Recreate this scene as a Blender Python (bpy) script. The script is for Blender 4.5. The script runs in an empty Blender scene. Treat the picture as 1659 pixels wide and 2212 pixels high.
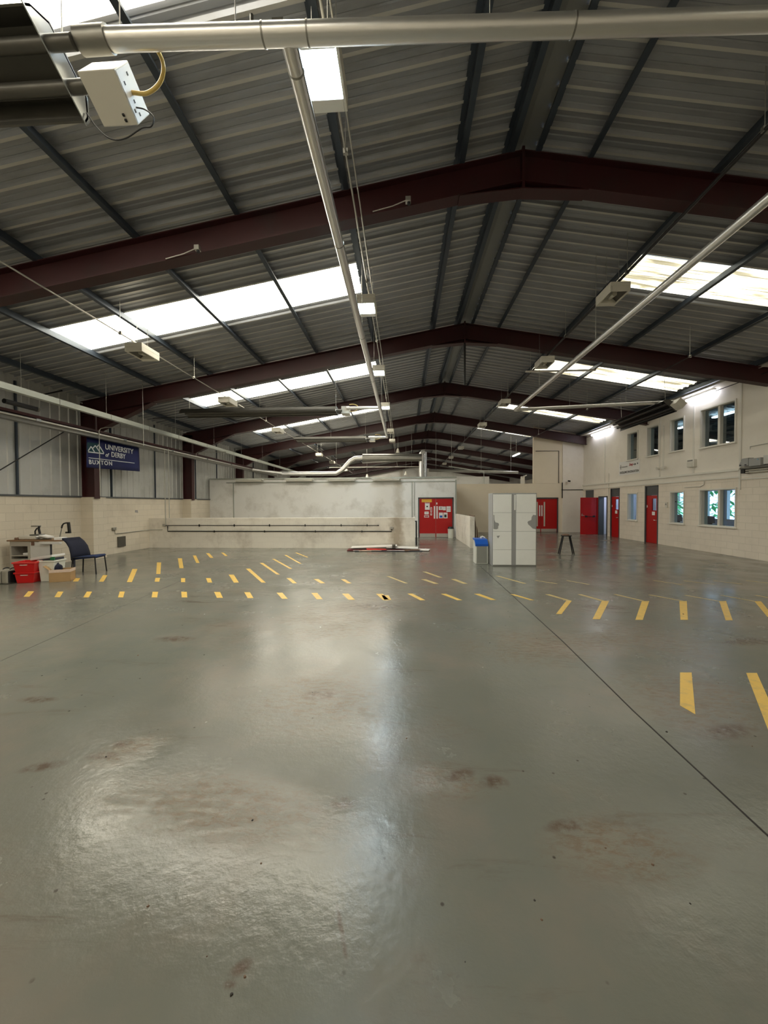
import bpy, bmesh, math, random
from mathutils import Vector, Matrix
random.seed(7)
C = bpy.context.scene.collection
S = bpy.context.scene
# ------------------------------------------------------------ camera, world, exposure
CF, CX, CY, CH, ROLL = 815.0, 829.5, 1106.0, 1.7, -0.004
_a = math.atan((872.0-CX)/CF); _p = -math.atan((CY-1088.5)/math.hypot(CF, 872.0-CX))
_f = Vector((-math.sin(_a)*math.cos(_p), math.cos(_a)*math.cos(_p), math.sin(_p)))
_r = Vector((math.cos(_a), math.sin(_a), 0)); _u = _r.cross(_f)
_r2 = math.cos(ROLL)*_r+math.sin(ROLL)*_u; _u2 = -math.sin(ROLL)*_r+math.cos(ROLL)*_u
cam = bpy.data.cameras.new('camera'); co = bpy.data.objects.new('camera', cam); C.objects.link(co)
cam.sensor_fit = 'VERTICAL'; cam.sensor_height = 36; cam.lens = 36*CF/2212.0
cam.clip_start = .05; cam.clip_end = 300
M3 = Matrix((_r2, _u2, -_f)).transposed()
co.matrix_world = Matrix.Translation((0, 0, CH)) @ M3.to_4x4()
S.camera = co
w = bpy.data.worlds.new('sky'); S.world = w; w.use_nodes = True
bg = w.node_tree.nodes['Background']; bg.inputs[0].default_value = (.42, .62, 1.0, 1); bg.inputs[1].default_value = 5.0
S.view_settings.view_transform = 'Standard'; S.view_settings.look = 'None'
S.view_settings.exposure = 0.78; S.view_settings.gamma = 1; S.view_settings.use_curve_mapping = False
ROOF_L, ROOF_R = 10.0, 2.7         # radiance of the daylight coming through the roof lights
LAMP = 75.0                       # high bay lamps
TUBE = 9.0

def ray(x, y): return _r2*((x-CX)/CF)+_u2*(-(y-CY)/CF)+_f
def pl(x, y, ax, v):
    """the point of the plane (axis ax = v) measured at photo pixel x, y"""
    d = ray(x, y); o = Vector((0, 0, CH)); return o+d*((v-o[ax])/d[ax])
def fl(x, y, z=0.): return pl(x, y, 2, z)

# ------------------------------------------------------------ materials
def lin(c): return tuple((v/255/12.92 if v/255 <= .04045 else ((v/255+.055)/1.055)**2.4) for v in c)+(1,)
MATS = {}
def mat(name, col, rough=.6, metal=0., noise=.12, scale=6., bump=0., spec=.5, dirt=None, dscale=1.5, damt=.3, stretch=None, coat=0):
    if name in MATS: return MATS[name]
    m = bpy.data.materials.new(name); m.use_nodes = True; nt = m.node_tree; b = nt.nodes['Principled BSDF']
    N = nt.nodes.new; L = nt.links.new
    tc = N('ShaderNodeTexCoord'); src = tc.outputs['Object']
    if stretch:
        mp = N('ShaderNodeMapping'); mp.inputs['Scale'].default_value = stretch; L(src, mp.inputs['Vector']); src = mp.outputs['Vector']
    nz = N('ShaderNodeTexNoise'); nz.inputs['Scale'].default_value = scale; nz.inputs['Detail'].default_value = 6; L(src, nz.inputs['Vector'])
    c = lin(col); lo = tuple(v*(1-noise) for v in c[:3])+(1,); hi = tuple(min(1, v*(1+noise)) for v in c[:3])+(1,)
    mx = N('ShaderNodeMix'); mx.data_type = 'RGBA'; mx.inputs['A'].default_value = lo; mx.inputs['B'].default_value = hi
    L(nz.outputs['Fac'], mx.inputs['Factor']); out = mx.outputs['Result']
    if dirt:
        n2 = N('ShaderNodeTexNoise'); n2.inputs['Scale'].default_value = dscale; n2.inputs['Detail'].default_value = 8; n2.inputs['Roughness'].default_value = .65; L(src, n2.inputs['Vector'])
        r = N('ShaderNodeMapRange'); r.inputs['From Min'].default_value = .5; r.inputs['From Max'].default_value = .72; r.inputs['To Max'].default_value = damt; L(n2.outputs['Fac'], r.inputs['Value'])
        m2 = N('ShaderNodeMix'); m2.data_type = 'RGBA'; m2.inputs['B'].default_value = lin(dirt); L(out, m2.inputs['A']); L(r.outputs['Result'], m2.inputs['Factor']); out = m2.outputs['Result']
    L(out, b.inputs['Base Color'])
    b.inputs['Roughness'].default_value = rough; b.inputs['Metallic'].default_value = metal; b.inputs['Specular IOR Level'].default_value = spec
    b.inputs['Coat Weight'].default_value = coat
    if bump:
        bp = N('ShaderNodeBump'); bp.inputs['Strength'].default_value = bump; bp.inputs['Distance'].default_value = .01; L(nz.outputs['Fac'], bp.inputs['Height']); L(bp.outputs['Normal'], b.inputs['Normal'])
    MATS[name] = m; return m
def emis(name, col, s):
    if name in MATS: return MATS[name]
    m = bpy.data.materials.new(name); m.use_nodes = True; b = m.node_tree.nodes['Principled BSDF']
    b.inputs['Base Color'].default_value = lin(col); b.inputs['Emission Color'].default_value = lin(col); b.inputs['Emission Strength'].default_value = s
    b.inputs['Roughness'].default_value = .3
    MATS[name] = m; return m
def glass(name, tint=(235, 245, 250), rough=.02, refl=.12):
    m = bpy.data.materials.new(name); m.use_nodes = True; nt = m.node_tree; nt.nodes.clear(); N = nt.nodes.new; L = nt.links.new
    o = N('ShaderNodeOutputMaterial'); t = N('ShaderNodeBsdfTransparent'); t.inputs[0].default_value = lin(tint)
    g = N('ShaderNodeBsdfGlossy'); g.inputs['Roughness'].default_value = rough; mx = N('ShaderNodeMixShader'); mx.inputs[0].default_value = refl
    L(t.outputs[0], mx.inputs[1]); L(g.outputs[0], mx.inputs[2]); L(mx.outputs[0], o.inputs[0]); MATS[name] = m; return m

def block_mat(name, c1, c2, mortar, axis='X', bw=.44, bh=.215, dirtc=(120, 105, 85), damt=.25, bump=.5):
    m = bpy.data.materials.new(name); m.use_nodes = True; nt = m.node_tree; b = nt.nodes['Principled BSDF']; N = nt.nodes.new; L = nt.links.new
    tc = N('ShaderNodeTexCoord'); sp = N('ShaderNodeSeparateXYZ'); L(tc.outputs['Object'], sp.inputs[0]); cb = N('ShaderNodeCombineXYZ')
    L(sp.outputs['Y' if axis == 'X' else 'X'], cb.inputs[0]); L(sp.outputs['Z'], cb.inputs[1])
    br = N('ShaderNodeTexBrick'); L(cb.outputs[0], br.inputs['Vector']); br.inputs['Scale'].default_value = 1
    br.inputs['Brick Width'].default_value = bw; br.inputs['Row Height'].default_value = bh; br.inputs['Mortar Size'].default_value = .006; br.inputs['Mortar Smooth'].default_value = .6
    br.inputs['Color1'].default_value = lin(c1); br.inputs['Color2'].default_value = lin(c2); br.inputs['Mortar'].default_value = lin(mortar)
    n2 = N('ShaderNodeTexNoise'); n2.inputs['Scale'].default_value = .9; n2.inputs['Detail'].default_value = 9; n2.inputs['Roughness'].default_value = .7; L(tc.outputs['Object'], n2.inputs['Vector'])
    r = N('ShaderNodeMapRange'); r.inputs['From Min'].default_value = .5; r.inputs['From Max'].default_value = .78; r.inputs['To Max'].default_value = damt; L(n2.outputs['Fac'], r.inputs['Value'])
    m2 = N('ShaderNodeMix'); m2.data_type = 'RGBA'; m2.inputs['B'].default_value = lin(dirtc); L(br.outputs['Color'], m2.inputs['A']); L(r.outputs['Result'], m2.inputs['Factor'])
    L(m2.outputs['Result'], b.inputs['Base Color']); b.inputs['Roughness'].default_value = .55
    n3 = N('ShaderNodeTexNoise'); n3.inputs['Scale'].default_value = 45; n3.inputs['Detail'].default_value = 3; L(tc.outputs['Object'], n3.inputs['Vector'])
    ad = N('ShaderNodeMath'); ad.operation = 'MULTIPLY_ADD'; ad.inputs[1].default_value = -1.0; L(br.outputs['Fac'], ad.inputs[0])
    ml = N('ShaderNodeMath'); ml.operation = 'MULTIPLY'; ml.inputs[1].default_value = .4; L(n3.outputs['Fac'], ml.inputs[0]); L(ml.outputs[0], ad.inputs[2])
    bp = N('ShaderNodeBump'); bp.inputs['Strength'].default_value = bump; bp.inputs['Distance'].default_value = .008; L(ad.outputs[0], bp.inputs['Height']); L(bp.outputs['Normal'], b.inputs['Normal'])
    MATS[name] = m; return m

def floor_mat():
    m = bpy.data.materials.new('floor_paint'); m.use_nodes = True; nt = m.node_tree; b = nt.nodes['Principled BSDF']; N = nt.nodes.new; L = nt.links.new
    tc = N('ShaderNodeTexCoord'); O = tc.outputs['Object']
    def noise(sc, det=8, ro=.6, dist=0, stretch=None):
        n = N('ShaderNodeTexNoise'); n.inputs['Scale'].default_value = sc; n.inputs['Detail'].default_value = det; n.inputs['Roughness'].default_value = ro; n.inputs['Distortion'].default_value = dist
        if stretch:
            mp = N('ShaderNodeMapping'); mp.inputs['Scale'].default_value = stretch[:3]; mp.inputs['Rotation'].default_value = (0, 0, stretch[3]); L(O, mp.inputs[0]); L(mp.outputs[0], n.inputs['Vector'])
        else: L(O, n.inputs['Vector'])
        return n.outputs['Fac']
    def rng(v, a, c, lo=0., hi=1.):
        r = N('ShaderNodeMapRange'); r.inputs[1].default_value = a; r.inputs[2].default_value = c; r.inputs[3].default_value = lo; r.inputs[4].default_value = hi; L(v, r.inputs[0]); return r.outputs[0]
    def mixc(f, A, B):
        x = N('ShaderNodeMix'); x.data_type = 'RGBA'; L(f, x.inputs['Factor'])
        for k, v in (('A', A), ('B', B)):
            if isinstance(v, tuple): x.inputs[k].default_value = lin(v)
            else: L(v, x.inputs[k])
        return x.outputs['Result']
    def mul(a, c):
        x = N('ShaderNodeMath'); x.operation = 'MULTIPLY'; L(a, x.inputs[0])
        if isinstance(c, float): x.inputs[1].default_value = c
        else: L(c, x.inputs[1])
        return x.outputs[0]
    base = mixc(rng(noise(.35, 4), .35, .65), (102, 104, 96), (116, 114, 105))
    base = mixc(rng(noise(3.5, 8, .7), .4, .7, 0, .5), base, (112, 110, 98))
    # worn, brownish rubbed areas
    # worn zones where vehicles and benches stood
    def zone(x, y, rx, ry, rot=0.):
        mp = N('ShaderNodeMapping'); mp.vector_type = 'TEXTURE'; mp.inputs['Location'].default_value = (x, y, 0); mp.inputs['Rotation'].default_value = (0, 0, rot); mp.inputs['Scale'].default_value = (rx, ry, 4)
        L(O, mp.inputs[0]); ln = N('ShaderNodeVectorMath'); ln.operation = 'LENGTH'; L(mp.outputs[0], ln.inputs[0]); return rng(ln.outputs['Value'], .35, 1., 1., 0.)
    def add(a, c):
        x = N('ShaderNodeMath'); x.operation = 'ADD'; x.use_clamp = True; L(a, x.inputs[0]); L(c, x.inputs[1]); return x.outputs[0]
    zs = None
    for z in ((-1.0, 5.6, 1.1, 1.3, 0), (-.75, 3.2, .7, .75, .4), (-1.05, 2.05, .95, .30, -.12), (1.5, 4.6, 1.0, .7, .2), (3.0, 4.9, .9, .9, 0), (2.5, 3.4, .8, .7, .3), (1.1, 1.9, .5, .25, .2), (-1.9, 2.5, .3, .2, .6), (-.1, 7.5, 1.4, 2.2, 0), (.3, 2.3, .35, .2, 0), (5.5, 8.5, 2.5, 1.2, 0), (.2, 9.5, 2.2, 2.5, 0)):
        q = zone(*z); zs = q if zs is None else add(zs, q)
    zn = mul(zs, rng(noise(1.6, 6, .7), .32, .58)); zn = add(zn, mul(rng(noise(.5, 4, .55), .56, .7), .5))
    worn = mul(zn, rng(noise(10, 12, .82, .5, (1, 2.4, 1, .3)), .47, .57))
    base = mixc(mul(worn, .9), base, (96, 76, 58))
    base = mixc(mul(zn, .35), base, (136, 124, 106))
    # streaky tyre and scrape marks
    st = mul(rng(noise(1.6, 9, .75, .6, (.5, 3.0, 1, .25)), .57, .68), rng(noise(.5, 3), .42, .58))
    base = mixc(mul(st, .7), base, (88, 78, 66))
    # reddish patches and dark specks
    base = mixc(rng(noise(.7, 5, .7), .50, .72, 0, .5), base, (130, 116, 104))
    # separate brown stains
    zt = None
    for z in ((-2.35, 2.3, .16, .06, .3), (-2.05, 2.42, .13, .05, .1), (-2.0, 2.55, .09, .05, 0), (-.72, 3.3, .25, .12, .1), (-.6, 1.32, .05, .03, .6), (-.62, 1.27, .03, .02, 0), (-.5, 6.2, .7, .3, 0), (-3.2, 3.1, .2, .07, 0), (-.25, 1.45, .012, .13, .35), (-2.9, 4.6, .3, .12, 0), (.35, 2.35, .12, .06, .4), (.55, 2.3, .1, .07, 0), (.85, 2.0, .14, .05, .2), (-.35, 2.1, .1, .06, 0), (3.3, 6.3, .4, .2, 0), (4.2, 4.8, .5, .15, .2), (2.4, 2.9, .3, .1, .3)):
        q = zone(*z); zt = q if zt is None else add(zt, q)
    base = mixc(mul(mul(zt, rng(noise(11, 8, .7), .38, .56)), .8), base, (84, 66, 54))
    vo = N('ShaderNodeTexVoronoi'); vo.inputs['Scale'].default_value = 7.; L(O, vo.inputs['Vector'])
    sp = mul(rng(vo.outputs['Distance'], .04, .075, 1., 0.), rng(noise(1.9, 3), .5, .56))
    base = mixc(mul(sp, .8), base, (56, 48, 42))
    L(base, b.inputs['Base Color'])
    rr = N('ShaderNodeMath'); rr.operation = 'MULTIPLY_ADD'; L(zn, rr.inputs[0]); rr.inputs[1].default_value = -.03; L(rng(noise(1.1, 6, .6), .35, .65, .15, .29), rr.inputs[2])
    L(rr.outputs[0], b.inputs['Roughness']); b.inputs['Specular IOR Level'].default_value = .55
    h = N('ShaderNodeMath'); h.operation = 'MULTIPLY_ADD'; L(mul(noise(9, 8, .7, .6, (1, 2.2, 1, .4)), zn), h.inputs[0]); h.inputs[1].default_value = 1.3
    L(mul(noise(16, 6, .6), .45), h.inputs[2])
    bp = N('ShaderNodeBump'); bp.inputs['Strength'].default_value = .34; bp.inputs['Distance'].default_value = .013; L(h.outputs[0], bp.inputs['Height']); L(bp.outputs['Normal'], b.inputs['Normal'])
    MATS['floor_paint'] = m; return m

def rooflight_mat(name, col, strength, lo, dirt):
    """translucent corrugated sheet that gives the daylight off downwards, streaked with dirt"""
    m = bpy.data.materials.new(name); m.use_nodes = True; nt = m.node_tree; b = nt.nodes['Principled BSDF']; N = nt.nodes.new; L = nt.links.new
    tc = N('ShaderNodeTexCoord'); mp = N('ShaderNodeMapping'); mp.inputs['Scale'].default_value = (.5, 9, 1); L(tc.outputs['Object'], mp.inputs[0])
    n = N('ShaderNodeTexNoise'); n.inputs['Scale'].default_value = 1.6; n.inputs['Detail'].default_value = 5; L(mp.outputs[0], n.inputs['Vector'])
    r = N('ShaderNodeMapRange'); r.inputs[1].default_value = .4; r.inputs[2].default_value = .62; r.inputs[3].default_value = lo; r.inputs[4].default_value = 1; L(n.outputs['Fac'], r.inputs[0])
    mu = N('ShaderNodeMath'); mu.operation = 'MULTIPLY'; mu.inputs[1].default_value = strength; L(r.outputs[0], mu.inputs[0])
    mx = N('ShaderNodeMix'); mx.data_type = 'RGBA'; mx.inputs['A'].default_value = lin(dirt); mx.inputs['B'].default_value = lin(col); L(r.outputs[0], mx.inputs['Factor'])
    L(mx.outputs['Result'], b.inputs['Emission Color']); L(mu.outputs[0], b.inputs['Emission Strength']); b.inputs['Base Color'].default_value = (.6, .6, .5, 1); b.inputs['Roughness'].default_value = .35
    MATS[name] = m; return m

floor_mat()
rooflight_mat('roof_light_left', (255, 250, 238), ROOF_L, .55, (232, 214, 160))
rooflight_mat('roof_light_right', (253, 249, 232), ROOF_R, .12, (214, 200, 160))
block_mat('block_cream', (214, 203, 184), (209, 198, 179), (194, 183, 165), 'X')
block_mat('block_cream_x', (196, 184, 164), (190, 178, 158), (170, 158, 140), 'Y')
block_mat('block_right', (238, 227, 212), (233, 222, 207), (212, 202, 186), 'X', dirtc=(160, 150, 130), damt=.2)
block_mat('low_wall', (228, 221, 208), (224, 217, 204), (216, 208, 196), 'Y', dirtc=(130, 112, 88), damt=.55, bump=.25)
mat('plaster', (238, 231, 220), .6, noise=.03, scale=2, dirt=(190, 178, 158), damt=.18)
mat('plaster_cool', (238, 236, 232), .6, noise=.03, scale=2, dirt=(150, 140, 120), dscale=1.1, damt=.4)
mat('cream_paint', (234, 222, 200), .6, noise=.04, scale=2)
mat('white_trim', (226, 222, 212), .4, noise=.03)
mat('liner', (190, 190, 186), .34, .35, noise=.08, scale=2.5, dirt=(120, 118, 106), damt=.3)
mat('roof_rib_lit', (184, 182, 176), .4, .1, noise=.05)  # rib undersides coloured lighter, standing in for light caught from the floor
mat('roof_liner', (150, 152, 156), .42, .25, noise=.1, scale=1.2, dirt=(116, 113, 106), dscale=.9, damt=.5, stretch=(1, 3, 1))
mat('ridge_sheet', (138, 138, 134), .5, .2, noise=.06)
mat('galv', (62, 70, 80), .45, .4, noise=.15, scale=5)
mat('red_steel', (56, 17, 19), .5, noise=.2, scale=3, dirt=(42, 34, 32), dscale=1.2, damt=.7)
mat('duct', (226, 225, 222), .32, .85, noise=.06, scale=8, bump=.1, stretch=(.3, 2, 2))
mat('duct_dull', (150, 148, 142), .4, .85, noise=.12, scale=5)
mat('conduit', (190, 188, 180), .35, .8, noise=.05)
mat('conduit_dark', (38, 36, 36), .5, .3, noise=.1)
mat('trunking', (176, 180, 172), .4, .45, noise=.06)
mat('black', (20, 20, 22), .5, noise=.2)
mat('black_gloss', (26, 26, 28), .3, noise=.1)
mat('hood_dark', (96, 94, 88), .38, .5, noise=.2, scale=4)
mat('burner_white', (216, 212, 200), .45, noise=.03)
mat('hose', (206, 176, 96), .4, noise=.1)
mat('red_door', (176, 14, 16), .38, noise=.06, scale=3)
mat('grey_frame', (78, 80, 82), .45, noise=.05)
mat('kick_plate', (196, 192, 184), .35, .6, noise=.05)
mat('paper', (232, 230, 228), .7, noise=.02)
mat('paper_cyan', (150, 190, 205), .7, noise=.03)
mat('sign_yellow', (222, 170, 60), .5, noise=.05)
mat('ink', (40, 38, 38), .6, noise=.05)
mat('ink_grey', (150, 146, 142), .6, noise=.05)
mat('ink_red', (170, 40, 50), .6, noise=.05)
mat('yellow_paint', (226, 186, 92), .42, noise=.08, scale=14, dirt=(160, 142, 104), dscale=9, damt=.6)
mat('yellow_faint', (196, 172, 112), .38, noise=.08, scale=14, dirt=(150, 144, 124), dscale=9, damt=.8)
mat('joint', (44, 40, 36), .8, noise=.2)
mat('locker_grey', (158, 158, 156), .4, noise=.05)
mat('locker_white', (243, 243, 238), .5, noise=.02, dirt=(200, 198, 190), damt=.2)
mat('blue_plastic', (20, 84, 178), .35, noise=.05)
mat('bin_white', (208, 208, 198), .4, noise=.03)
mat('bin_grey', (140, 140, 132), .5, noise=.06)
mat('banner_blue', (8, 22, 84), .55, noise=.12, scale=2)
mat('banner_green', (6, 62, 74), .55, noise=.1)
mat('banner_white', (226, 228, 232), .55, noise=.02)
mat('red_plastic', (196, 20, 22), .35, noise=.08)
mat('red_plastic_rim', (214, 60, 56), .35, noise=.05)
mat('white_plastic', (214, 214, 202), .4, noise=.04)
mat('cardboard', (170, 138, 96), .8, noise=.1, scale=8)
mat('cardboard_print', (214, 190, 172), .7, noise=.15, scale=30)
mat('navy_fabric', (12, 17, 40), .8, noise=.15, scale=30, bump=.3)
mat('navy_seat', (18, 38, 78), .8, noise=.15, scale=30, bump=.3)
mat('desk_grey', (172, 166, 154), .5, noise=.04)
mat('desk_white', (214, 212, 208), .5, noise=.03)
mat('desk_wood', (128, 96, 66), .45, noise=.15, scale=9, stretch=(1, 8, 1))
mat('green_card', (24, 116, 70), .5, noise=.05)
mat('case_beige', (150, 146, 134), .7, noise=.12, scale=12)
mat('rubble_brown', (112, 84, 66), .8, noise=.3, scale=10)
mat('board_white', (222, 218, 212), .5, noise=.06)
mat('board_brown', (104, 80, 62), .7, noise=.25, scale=5)
mat('board_edge', (190, 180, 160), .7, noise=.1)
mat('maroon', (96, 30, 32), .5, noise=.3, scale=6)
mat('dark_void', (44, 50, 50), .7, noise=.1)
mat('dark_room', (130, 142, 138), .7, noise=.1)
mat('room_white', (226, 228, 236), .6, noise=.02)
mat('leaf_green', (92, 190, 110), .7, noise=.5, scale=7, bump=.5)
mat('desk_dark', (44, 46, 56), .5, noise=.1)
mat('steel_bright', (200, 204, 208), .25, .9, noise=.04)
glass('window_glass', refl=.10); glass('window_glass_dark', tint=(170, 185, 185), refl=.22)
emis('office_tube', (236, 240, 255), 12.0); emis('tube_lit', (236, 240, 255), TUBE); emis('lamp_lit', (215, 240, 255), LAMP)
mat('lens_off', (196, 192, 178), .3, noise=.03)
mat('reflector_off', (78, 74, 64), .4, .5, noise=.1)

def streak(name, xc, hw, col, amt):
    """brown run-off stain down a wall, centred on x = xc"""
    m = MATS[name]; nt = m.node_tree; b = nt.nodes['Principled BSDF']; N = nt.nodes.new; L = nt.links.new; old = b.inputs['Base Color'].links[0].from_socket
    g = N('ShaderNodeNewGeometry'); sp = N('ShaderNodeSeparateXYZ'); L(g.outputs['Position'], sp.inputs[0])
    n = N('ShaderNodeTexNoise'); n.inputs['Scale'].default_value = 4; n.inputs['Detail'].default_value = 6; L(g.outputs['Position'], n.inputs['Vector'])
    a = N('ShaderNodeMath'); a.operation = 'MULTIPLY_ADD'; a.inputs[1].default_value = .5; L(n.outputs['Fac'], a.inputs[0]); L(sp.outputs['X'], a.inputs[2])
    s = N('ShaderNodeMath'); s.operation = 'SUBTRACT'; s.inputs[1].default_value = xc+.25; L(a.outputs[0], s.inputs[0]); ab = N('ShaderNodeMath'); ab.operation = 'ABSOLUTE'; L(s.outputs[0], ab.inputs[0])
    r = N('ShaderNodeMapRange'); r.inputs[1].default_value = hw*.2; r.inputs[2].default_value = hw; r.inputs[3].default_value = amt; r.inputs[4].default_value = 0; L(ab.outputs[0], r.inputs[0])
    x = N('ShaderNodeMix'); x.data_type = 'RGBA'; L(r.outputs[0], x.inputs['Factor']); L(old, x.inputs['A']); x.inputs['B'].default_value = lin(col); L(x.outputs['Result'], b.inputs['Base Color'])
streak('low_wall', -.25, .35, (138, 118, 90), .7); streak('plaster_cool', -.25, .35, (160, 144, 112), .45)

# ------------------------------------------------------------ mesh builder
def smooth(P, k=6):
    P = [Vector(p) for p in P]; Q = [P[0]*2-P[1]]+P+[P[-1]*2-P[-2]]; o = []
    for i in range(1, len(Q)-2):
        for j in range(k):
            t = j/k; a, b, c, d = Q[i-1], Q[i], Q[i+1], Q[i+2]
            o.append(.5*((2*b)+(c-a)*t+(2*a-5*b+4*c-d)*t*t+(3*b-a-3*c+d)*t**3))
    return o+[P[-1]]
class MB:
    def __init__(s): s.v = []; s.f = []; s.m = []; s.mi = 0; s.sm = []
    def add(s, vs, fs, sm=False):
        o = len(s.v); s.v += [tuple(v) for v in vs]
        for f in fs: s.f.append(tuple(i+o for i in f)); s.m.append(s.mi); s.sm.append(sm)
        return s
    def box(s, x0, x1, y0, y1, z0, z1, R=None, piv=None):
        vs = [Vector((x, y, z)) for x in (x0, x1) for y in (y0, y1) for z in (z0, z1)]
        if R is not None:
            pv = Vector(piv) if piv else Vector(((x0+x1)/2, (y0+y1)/2, (z0+z1)/2)); vs = [pv+R @ (v-pv) for v in vs]
        return s.add(vs, [(0, 1, 3, 2), (4, 6, 7, 5), (0, 4, 5, 1), (2, 3, 7, 6), (0, 2, 6, 4), (1, 5, 7, 3)])
    def tube(s, pts, r, n=12, caps=True, r1=None):
        pts = [Vector(p) for p in pts]; k = len(pts); rings = []; up = None
        for i, p in enumerate(pts):
            t = (pts[min(i+1, k-1)]-pts[max(i-1, 0)]).normalized()
            if up is None: up = Vector((0, 0, 1)) if abs(t.z) < .9 else Vector((1, 0, 0))
            a = t.cross(up).normalized(); b_ = a.cross(t).normalized(); up = b_
            rr = r if r1 is None else r+(r1-r)*i/(k-1)
            rings.append([p+a*rr*math.cos(2*math.pi*j/n)+b_*rr*math.sin(2*math.pi*j/n) for j in range(n)])
        vs = [v for q in rings for v in q]
        fs = [(i*n+j, i*n+(j+1) % n, (i+1)*n+(j+1) % n, (i+1)*n+j) for i in range(k-1) for j in range(n)]
        s.add(vs, fs, True)
        if caps: s.add(rings[0]+rings[-1], [tuple(range(n)), tuple(range(2*n-1, n-1, -1))])
        return s
    def prism(s, prof, p0, p1, up=(0, 0, 1), caps=True):
        """prof: list of (a, b): a to the side, b along up; extruded from p0 to p1"""
        p0, p1 = Vector(p0), Vector(p1); t = (p1-p0).normalized(); u = Vector(up); sd = t.cross(u).normalized(); u = sd.cross(t).normalized(); n = len(prof)
        A = [p0+sd*a+u*b for a, b in prof]; B = [p1+sd*a+u*b for a, b in prof]
        fs = [(i, (i+1) % n, n+(i+1) % n, n+i) for i in range(n)]
        s.add(A+B, fs)
        if caps: s.add(A+B, [tuple(range(n))[::-1], tuple(range(n, 2*n))])
        return s
    def poly(s, pts, d):
        """flat outline pts (3D) given thickness by vector d"""
        n = len(pts); A = [Vector(p) for p in pts]; d = Vector(d); B = [p+d for p in A]
        return s.add(A+B, [tuple(range(n)), tuple(range(2*n-1, n-1, -1))]+[(i, n+i, n+(i+1) % n, (i+1) % n) for i in range(n)])
    def build(s, name, m, parent=None, loc=None, bevel=0, solid=0):
        me = bpy.data.meshes.new(name)
        base = Vector(loc) if loc is not None else Vector((0, 0, 0))
        if parent is not None and loc is None: base = parent.location.copy()
        me.from_pydata([tuple(Vector(v)-base) for v in s.v], [], s.f)
        ml = m if isinstance(m, (list, tuple)) else [m]
        for x in ml: me.materials.append(MATS[x])
        for p, i, q in zip(me.polygons, s.m, s.sm): p.material_index = i; p.use_smooth = q
        bm = bmesh.new(); bm.from_mesh(me); bmesh.ops.recalc_face_normals(bm, faces=bm.faces); bm.to_mesh(me); bm.free()
        o = bpy.data.objects.new(name, me); C.objects.link(o)
        if parent is not None: o.parent = parent
        else: o.location = base
        if bevel:
            b = o.modifiers.new('bevel', 'BEVEL'); b.width = bevel; b.segments = 2; b.limit_method = 'ANGLE'
        if solid:
            q = o.modifiers.new('solid', 'SOLIDIFY'); q.thickness = solid
        return o
def thing(name, label, cat, loc=(0, 0, 0), group=None):
    o = bpy.data.objects.new(name, None); C.objects.link(o); o.location = loc; o.empty_display_size = .1
    o['label'] = label; o['category'] = cat
    if group: o['group'] = group
    return o
def tag(o, label, cat, group=None, kind=None):
    o['label'] = label; o['category'] = cat
    if group: o['group'] = group
    if kind: o['kind'] = kind
    return o
def struct(o): o['kind'] = 'structure'; return o
def sthing(name, loc=(0, 0, 0)):
    o = bpy.data.objects.new(name, None); C.objects.link(o); o.location = loc; o['kind'] = 'structure'; return o
def dup(root, loc, label=None, group=None):
    r = root.copy(); C.objects.link(r); r.location = loc
    if label: r['label'] = label
    if group: r['group'] = group
    for ch in list(root.children):
        c = ch.copy(); C.objects.link(c); c.parent = r
        for g in ch.children:
            d = g.copy(); C.objects.link(d); d.parent = c
    return r
def text(body, size, M, m, name='lettering', parent=None, ext=.002, sx=1., align='LEFT', space=1.0):
    cu = bpy.data.curves.new('t', 'FONT'); cu.body = body; cu.size = size; cu.extrude = ext; cu.align_x = align; cu.space_character = space
    to = bpy.data.objects.new('t', cu); C.objects.link(to); bpy.context.view_layer.update()
    me = bpy.data.meshes.new_from_object(to.evaluated_get(bpy.context.evaluated_depsgraph_get()))
    bpy.data.objects.remove(to); me.transform(Matrix.Diagonal((sx, 1, 1, 1))); me.transform(M)
    if parent is not None: me.transform(Matrix.Translation(-parent.location))
    me.materials.clear(); me.materials.append(MATS[m]); o = bpy.data.objects.new(name, me); C.objects.link(o); o.parent = parent; return o
def arcpts(c, r, a0, a1, n, ux, uy):
    c, ux, uy = Vector(c), Vector(ux), Vector(uy); return [c+ux*r*math.cos(a0+(a1-a0)*i/n)+uy*r*math.sin(a0+(a1-a0)*i/n) for i in range(n+1)]
ORD = ['nearest', 'second nearest', 'third nearest', 'fourth nearest', 'fifth nearest', 'sixth nearest', 'seventh nearest', 'eighth nearest', 'ninth nearest', 'tenth nearest', 'eleventh nearest']

# ------------------------------------------------------------ the shell
XR, ZR, SL = 1.81, 7.0, .1758            # ridge line, top of rafters, roof slope
XL, XW = -10.05, 10.45                   # left wall, right wall
YB, WT = 22.6, .24
Y0, Y1 = -4.2, 50.0                     # hall ends
FY = [5.86+5.42*(k-1) for k in range(-1, 10)]   # portal frames
def rz(x, d=.2): return ZR+d-SL*abs(x-XR)

struct(MB().box(-10.4, 16, Y0-.2, Y1+.2, -.2, 0).build('floor', 'floor_paint'))
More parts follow.
